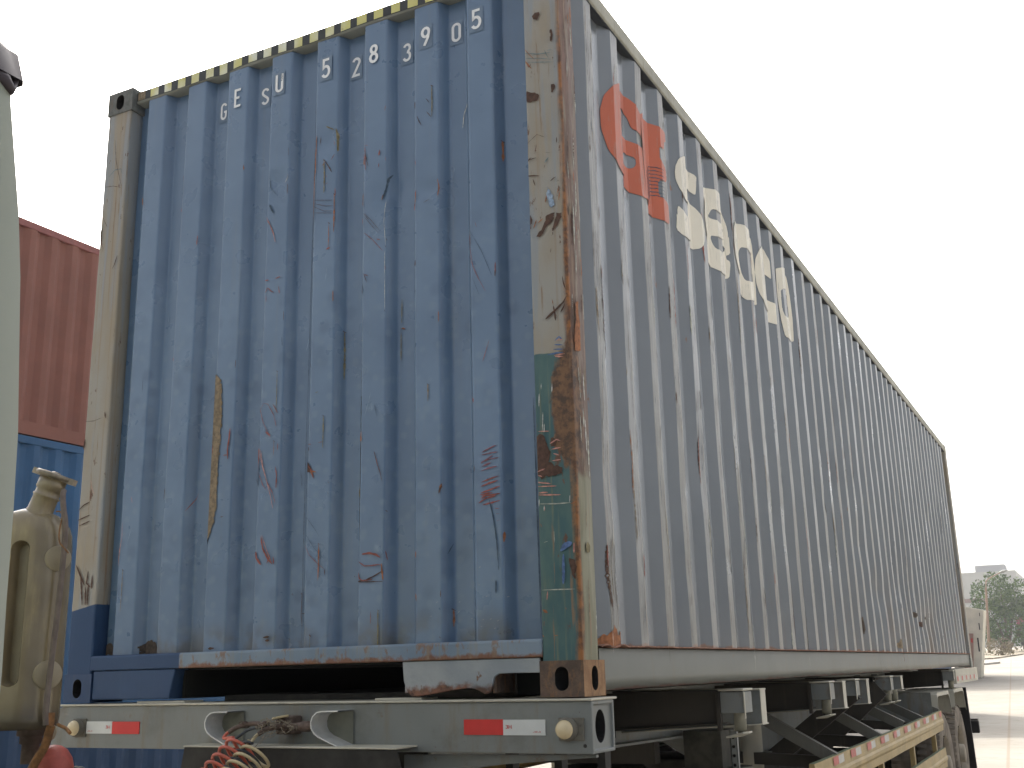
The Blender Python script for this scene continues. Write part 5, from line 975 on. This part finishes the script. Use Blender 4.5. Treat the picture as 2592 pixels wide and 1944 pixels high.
mb = MB(); mb.tube(cr([tl(.022, .02, .534), tl(.036, .015, .532), tl(.046, .004, .515), tl(.044, -.001, .48), tl(.046, .0, .45), tl(.060, .002, .432), tl(.068, .01, .42)]), .002, 5); mb.box(tl(.049, .002, -.035), tl(.062, .02, .012))
subs.append(mb.build('tie_wire', M['rustrod'], tk))
mb = MB(); mb.lathe(Vector(tl(-.012, .06, -.025)), (0, 0, -1), [(0, .036), (.02, .036), (.022, .028), (.04, .028), (.042, .022), (.09, .022)], 20); subs.append(mb.build('outlet_pipe', M['hb'], tk))
mb = MB(); mb.tube(cr([tl(.058, .01, -.02), tl(.046, .01, -.07), tl(.024, .005, -.115), tl(-.01, .0, -.20)]), .011, 8); mb.tube(cr([tl(.068, .03, -.018), tl(.085, .0, -.020), tl(.108, -.02, -.026), tl(.128, -.04, -.037)]), .0045, 8); subs.append(mb.build('bent_rod', M['rustrod'], tk))
mb = MB(); mb.lathe(Vector(tl(.033, .10, -.30)), (0, 0, 1), [(0, .056), (.13, .056), (.17, .054), (.195, .048), (.215, .035), (.226, .018), (.229, 0)], 32); subs.append(mb.build('red_canister', M['dome'], tk))
mb = MB(); mb.lathe(Vector(tl(.043, .10, -.30)), (0, 0, 1), [(0, .070), (.168, .070), (.17, .066), (.17, 0)], 28); subs.append(mb.build('canister_cup', M['tank'], tk))
mb = MB(); mb.lathe(Vector(tl(.033, .07, -.06)), (0, 0, 1), [(0, 0), (.004, .01), (.02, .016), (.035, .014), (.045, 0)], 16); subs.append(mb.build('cream_bulb', M['tank2'], tk))
for o in subs: P_(o)

# ------------------------------------------------------------------ containers stacked behind, at the left
def bgcon(name, label, x1, y0, z0, hgt, mat, matt, rev=False):
    t = empty(name, label, 'container', (x1-1.219, y0, z0))
    b_ = [(0, -.036)]; y = .15
    while y < 11.9: b_ += [(y, -.036), (y+.07, 0), (y+.145, 0), (y+.215, -.036)]; y += .29
    b_.append((12.19, -.036)); pp = profile(b_, .006)
    mb = MB(); mb.grid([[(1.215+d, s, z) for s, d in pp] for z in (.15, hgt-.09)], 0, True); mb.grid([[(-1.215, 0, .15), (-1.215, 12.19, .15)], [(-1.215, 0, hgt-.09), (-1.215, 12.19, hgt-.09)]], 0, False)
    mb.build('side_wall', mat, t, wn=True)
    mb = MB(); pe = profile([(-1.2, .04), (-1.05, .04)]+[q for k in range(8) for q in ((-1.02+.25*k, 0.), (-.90+.25*k, 0.), (-.87+.25*k, .04), (-.80+.25*k, .04))], .006)
    mb.grid([[(s, .02+d, z) for s, d in pe] for z in (.15, hgt-.09)], 0, True); mb.grid([[(-1.2, 12.15, .15), (1.2, 12.15, .15)], [(-1.2, 12.15, hgt-.09), (1.2, 12.15, hgt-.09)]], 0, False); mb.build('end_wall', mat, t, wn=True)
    mb = MB(); mb.box((-1.2, .02, hgt-.06), (1.2, 12.17, hgt-.03)); mb.box((-1.2, .02, .1), (1.2, 12.17, .15)); mb.build('roof', mat, t)
    for x in (-1.219, 1.149):
        mb = MB(); mb.box((x, .16, hgt-.09), (x+.07, 12.03, hgt-.005)); mb.build('top_rail', matt, t, bevel=.008)
        mb = MB(); mb.box((x, .16, .01), (x+.07, 12.03, .155)); mb.build('bottom_rail', mat, t)
        for y in (0, 12.03):
            mb = MB(); mb.box((x if x < 0 else x-.08, y, .118), (x+.15 if x < 0 else x+.07, y+.162, hgt-.118)); mb.build('corner_post', mat, t)
            for z in (0, hgt-.118):
                mb = MB(); xa = x if x < 0 else x-.092
                mb.box((xa, y-.003, z), (xa+.162, y+.168, z+.118)); mb.build('corner_casting', matt, t, bevel=.006)
    return t
XB = -6.1; zb = GZ(XB, 8)
bgcon('stacked_container', 'low dark blue corrugated container at ground level, seen beneath the trailer front beam', XB, 1.2, zb, -.20-zb, M['bgblue2'], M['bgblue2'])
bgcon('stacked_container', 'tall blue corrugated container under the faded red one behind the truck', XB, 1.2, -.20, 2.90, M['bgblue'], M['bgblue'])
bgcon('stacked_container', 'faded red corrugated container on top of the stack behind the truck', XB, 1.2, 2.70, 2.44, M['bgred'], M['bgredtop'])

# ------------------------------------------------------------------ far things at the right
def slab(name, pts, y0, y1, mat): pass
t = empty('gate_pillar', 'tall cream tapered sheet-metal pillar with narrow dark slots, past the rear of the long container', 'pillar', (-1.2, 51.6, GZ(-1.2, 51.6)))
zg = GZ(-1.2, 51.6); cpil = plain('cream_metal', (.74, .69, .56), .6, 0, .08, 2)
mb = MB(); mb.prism([(-2.2, zg), (-1.13, zg), (-.66, 2.27), (-1.60, 2.50), (-2.2, 2.5)], lambda p, q, tt: (p, tt, q), 51.4, 52.6); o = mb.build('panel', cpil, t, bevel=.03); o.location = -t.location
mb = MB(); mb.box((-1.10, 51.385, .45), (-1.04, 51.40, 1.05)); mb.box((-.96, 51.385, 1.4), (-.92, 51.40, 1.7)); mb.box((-.88, 51.385, 2.0), (-.85, 51.40, 2.15)); o = mb.build('slot', M['grease'], t); o.location = -t.location
t = empty('warning_board', 'narrow faded pink board with a red mark leaning on the cream pillar', 'board', (-1.35, 51.2, GZ(-1.35, 51.2)))
mb = MB(); mb.prism([(-1.75, GZ(-1.35, 51.2)), (-1.42, GZ(-1.35, 51.2)), (-1.20, 1.24), (-1.75, 1.28)], lambda p, q, tt: (p, tt, q), 51.1, 51.15); o = mb.build('board', plain('pink_board', (.42, .27, .21), .7), t); o.location = -t.location
mb = MB(); mb.prism([(-1.34, .86), (-1.28, .84), (-1.26, 1.02), (-1.32, 1.04)], lambda p, q, tt: (p, tt, q), 51.085, 51.095); o = mb.build('red_mark', M['tr'], t); o.location = -t.location

t = empty('street_lamp', 'thin rusty lamp post with a curved arm in front of the broad green tree', 'street lamp', (-7.0, 126.5, GZ(-7, 126.5)))
rl = plain('rusty_pole', (.30, .20, .13), .7)
zl = GZ(-7, 126.5)
mb = MB(); mb.tube([(-7.0, 126.5, zl), (-6.8, 126.4, 3.5), (-6.5, 126.3, 7.6)], [.17, .14, .11], 10); o = mb.build('pole', rl, t); o.location = -t.location
mb = MB(); mb.tube(cr([(-6.5, 126.3, 7.5), (-6.35, 126.2, 8.3), (-5.7, 126.0, 8.7), (-4.7, 125.8, 9.1)]), .06, 8); o = mb.build('arm', rl, t); o.location = -t.location
mb = MB(); mb.tube([(-4.9, 125.8, 9.05), (-4.6, 125.8, 9.15), (-4.1, 125.7, 9.25)], [.08, .16, .05], 8); o = mb.build('lamp_head', M['rail'], t); o.location = -t.location

def leafmat(name, a, b):
    n = N(name); f = n.noise(1.4, 4, .6); g_ = n.noise(6, 3)
    col = n.mix(n.step(n.add(n.mul(f, .7), n.mul(g_, .3)), .38, .62), a, b); n.b.inputs['Transmission Weight'].default_value = 0
    return n.out(col, .7, 0, .25)
LM = [leafmat('tree_leaf', (.038, .085, .015), (.115, .19, .04)), leafmat('pale_leaf', (.12, .15, .07), (.17, .19, .10)), leafmat('dry_leaf', (.20, .17, .10), (.27, .23, .14))]
bark = plain('bark', (.12, .09, .06), .9)
def crown(o, blobs, n, size, mat, seed, parent, name='crown', fill_=.0):
    r = random.Random(seed); mb = MB(); tot = sum(b[3]*b[4]*b[5] for b in blobs)
    for bx, by, bz, rx, ry, rz in blobs:
        for k in range(int(n*rx*ry*rz/tot)):
            while 1:
                p = Vector((r.uniform(-1, 1), r.uniform(-1, 1), r.uniform(-1, 1)))
                if p.length < 1 and p.length > .35: break
            q = Vector((bx+p.x*rx, by+p.y*ry, bz+p.z*rz)); lump = mnoise.noise(q*.9)+.5*mnoise.noise(q*2.3)
            if lump < -.18+.15*r.random(): continue
            q += p.normalized()*.25*r.random()*rx*.3
            d = Vector((r.gauss(0, 1), r.gauss(0, 1), r.gauss(0, .6)+.8)).normalized(); u = d.orthogonal().normalized(); w = d.cross(u); s = size*r.uniform(.6, 1.4)
            a = r.uniform(0, PI); uu_ = u*math.cos(a)+w*math.sin(a); ww_ = d.cross(uu_)
            mb.face([q+uu_*s, q+ww_*s*.5, q-uu_*s, q-ww_*s*.5], 0)
    c = mb.build(name, mat, parent); c.location = -Vector(parent.location); return c
def trunk(parent, base, tops, r0, mat=bark):
    mb = MB()
    for tp in tops: mb.tube(cr([base, Vector(base).lerp(Vector(tp), .45)+Vector((.2, .1, .2)), tp], 5), [r0*(1-.85*k/10) for k in range(11)], 7)
    o = mb.build('trunk', mat, parent); o.location = -Vector(parent.location)
bt = (-5.6, 131, GZ(-5.6, 131)); t = empty('broadleaf_tree', 'broad dense green tree behind the rusty lamp post', 'tree', bt)
trunk(t, bt, [(-6.8, 131, 5.5), (-4.4, 131, 6), (-5.4, 130, 7.5), (-7.8, 131, 4), (-3.2, 131.5, 4.6)], .22)
crown(t, [(-6.0, 131, 6.9, 2.6, 2.6, 2.6), (-4.2, 131, 6.3, 2.4, 2.4, 2.6), (-7.9, 131, 4.8, 1.6, 2, 1.8), (-5.6, 131, 4.2, 3.4, 2.6, 2.6), (-3.0, 131.5, 4.6, 1.9, 2, 2.3), (-7.0, 131, 3.2, 1.7, 1.8, 1.5), (-8.4, 131, 3.0, 1.2, 1.4, 1.1), (-2.6, 131.5, 3.0, 1.6, 1.6, 1.6)], 15000, .16, LM[0], 1, t)
bt = (-1.2, 150, GZ(-1.2, 150)); t = empty('bare_tree', 'thin half-bare tree with sparse pale leaves at the right edge', 'tree', bt)
tops = [(-2.6, 150, 8.2), (-1.2, 150, 9.6), (-.2, 150, 9.0), (-3.2, 150, 7.6), (.8, 150, 7.8), (-2.0, 150, 9.2), (-2.2, 150, 7.0)]
trunk(t, bt, tops, .18); crown(t, [(-2.2, 150, 8.0, 1.9, 1.8, 1.6), (-.6, 150, 8.6, 1.8, 1.8, 1.6), (.6, 150, 7, 1.8, 1.6, 1.8)], 900, .15, LM[1], 5, t)
for k, (x, y, r, lab, mt) in enumerate(((-4.5, 108, 1.15, 'dry yellowish bush by the concrete island', 2), (-6.9, 112, 1.2, 'light green weedy shrub at the foot of the lamp post', 1), (-3.2, 128, 1.6, 'dark green bush under the right side of the broad tree', 0))):
    z = GZ(x, y); t = empty('bush', lab, 'bush', (x, y, z)); trunk(t, (x, y, z), [(x-.5*r, y, z+r), (x+.4*r, y, z+1.1*r)], .04); crown(t, [(x, y, z+.7*r, r, r, .8*r), (x+.5*r, y, z+.45*r, .8*r, .8*r, .5*r)], 900, .11, LM[mt], 20+k, t, 'foliage')

t = empty('pale_building', 'large pale flat-roofed building far off behind the broad tree', 'building', (-20, 225, GZ(-20, 225)))
pb = plain('pale_wall', (.50, .50, .46), .8, 0, .05, .3); zz = GZ(-20, 225)
mb = MB(); mb.box((-45, 216, zz), (-8.5, 240, 15.6)); o = mb.build('wall', pb, t); o.location = -t.location
mb = MB(); mb.box((-15.2, 216.5, 15.6), (-10.2, 222, 16.8)); o = mb.build('roof_box', plain('grey_roof_box', (.42, .43, .44), .8), t); o.location = -t.location
mb = MB(); mb.box((-45, 215.8, 10.2), (-8.5, 216.05, 10.9)); o = mb.build('ledge', plain('brown_ledge', (.30, .21, .18), .8), t); o.location = -t.location
for k in range(8):
    mb = MB(); xw = -40+4*k; mb.box((xw, 215.85, 6.2), (xw+2, 216.05, 8.4)); o = mb.build('window', M['glass'], t); o.location = -t.location
t = empty('red_truck', 'dark red truck body parked far down the road at the right edge', 'truck', (-2.3, 149, GZ(-2.3, 149)))
zr = GZ(-2.3, 149)
mb = MB(); mb.box((-5.3+.3, 143, 1.75+1.2), (-2.6, 149, 5.0)); mb.box((-5.0, 143.1, 2.5), (-2.6, 149, 2.95)); o = mb.build('body', plain('dark_red_paint', (.22, .045, .045), .6), t, bevel=.05); o.location = -t.location
mb = MB(); mb.box((-4.8, 143.2, 1.6), (-2.7, 149, 2.5)); o = mb.build('chassis', M['grease'], t); o.location = -t.location
for x, y in ((-4.7, 144.2), (-2.9, 144.2), (-4.7, 147.8), (-2.9, 147.8)):
    mb = MB(); mb.lathe((x, y, GZ(x, y)+.5), (1, 0, 0), [(0, 0), (0, .45), (.05, .5), (.25, .5), (.3, .45), (.3, 0)], 20); o = mb.build('wheel', M['tyre'], t); o.location = -t.location
t = empty('overhead_wire', 'thin wire crossing the white sky right of the container', 'wire', (-30, 61, 7.6))
mb = MB(); mb.tube([(-30+k*4, 61+k*.5, 7.75+.0009*(k-7)**2*8+.04*k) for k in range(16)], .006, 5); o = mb.build('strand', M['rail'], t); o.location = -t.location
for x in (-30, 30):
    p = empty('utility_pole', 'plain pole carrying the thin overhead wire, %s' % ('behind the stacked containers' if x < 0 else 'beyond the right edge'), 'pole', (x, 61 if x < 0 else 68.5, GZ(x, 61)))
    mb = MB(); mb.lathe((0, 0, 0), (0, 0, 1), [(0, .14), (11, .09), (11, 0)], 12); mb.build('post', M['rail'], p)

# yard stacks behind the long container; their shade falls across the road
def put(y, lv, mt, lab, xe=-1.0, rot=True):
    z = GZ(xe-3, y)+2.59*lv
    t = bgcon('stacked_container', lab, xe if not rot else 0, y, z, 2.59, M[mt], M['bgredtop'] if mt == 'bgred' else M[mt])
    if rot: t.location = (xe, y, z); t.rotation_euler = (0, 0, PI/2)
put(24.6, 0, 'bgblue', 'blue container set crosswise, bottom of the nearer pair past the trailer', -.8); put(24.6, 1, 'bgred', 'red container set crosswise, top of the nearer pair past the trailer', -.8)
put(27.1, 0, 'bgred', 'red container set crosswise, bottom of the farther pair past the trailer', -.8); put(27.1, 1, 'bgblue2', 'dark blue container set crosswise, top of the farther pair past the trailer', -.8)
for y, wd in ((45, 'near'),):
    for lv, mt, nm in ((0, 'bgblue', 'bottom'), (1, 'bgred', 'middle'), (2, 'bgblue2', 'top')):
        put(y, lv, mt, 'lengthwise container, %s of the three-high stack beside the road' % nm, -3.0, False)
# unseen container stacks added behind the camera to block light on both walls
for y, wd in ((-17.6, 'nearer'), (-30.8, 'farther')):
    for lv, mt, nm in ((0, 'bgblue2', 'bottom'), (1, 'bgblue2', 'second'), (2, 'bgblue2', 'top')):
        bgcon('stacked_container', 'unseen added container, %s of the %s light-blocking stack across the yard' % (nm, wd), 9.6, y, GZ(10, -9)+2.59*lv, 2.59, M[mt], M[mt])
# ------------------------------------------------------------------ hazy air
mb = MB(); mb.box((-905, -305, -40), (905, 1205, 24)); hz_m = bpy.data.materials.new('hazy_air'); hz_m.use_nodes = True
nt = hz_m.node_tree; nt.nodes.clear(); ou = nt.nodes.new('ShaderNodeOutputMaterial'); pv_ = nt.nodes.new('ShaderNodeVolumePrincipled')
pv_.inputs['Color'].default_value = (.95, .96, 1, 1); pv_.inputs['Density'].default_value = .0006; pv_.inputs['Anisotropy'].default_value = .2
nt.links.new(pv_.outputs[0], ou.inputs['Volume'])
h = mb.build('haze', hz_m); h['kind'] = 'stuff'
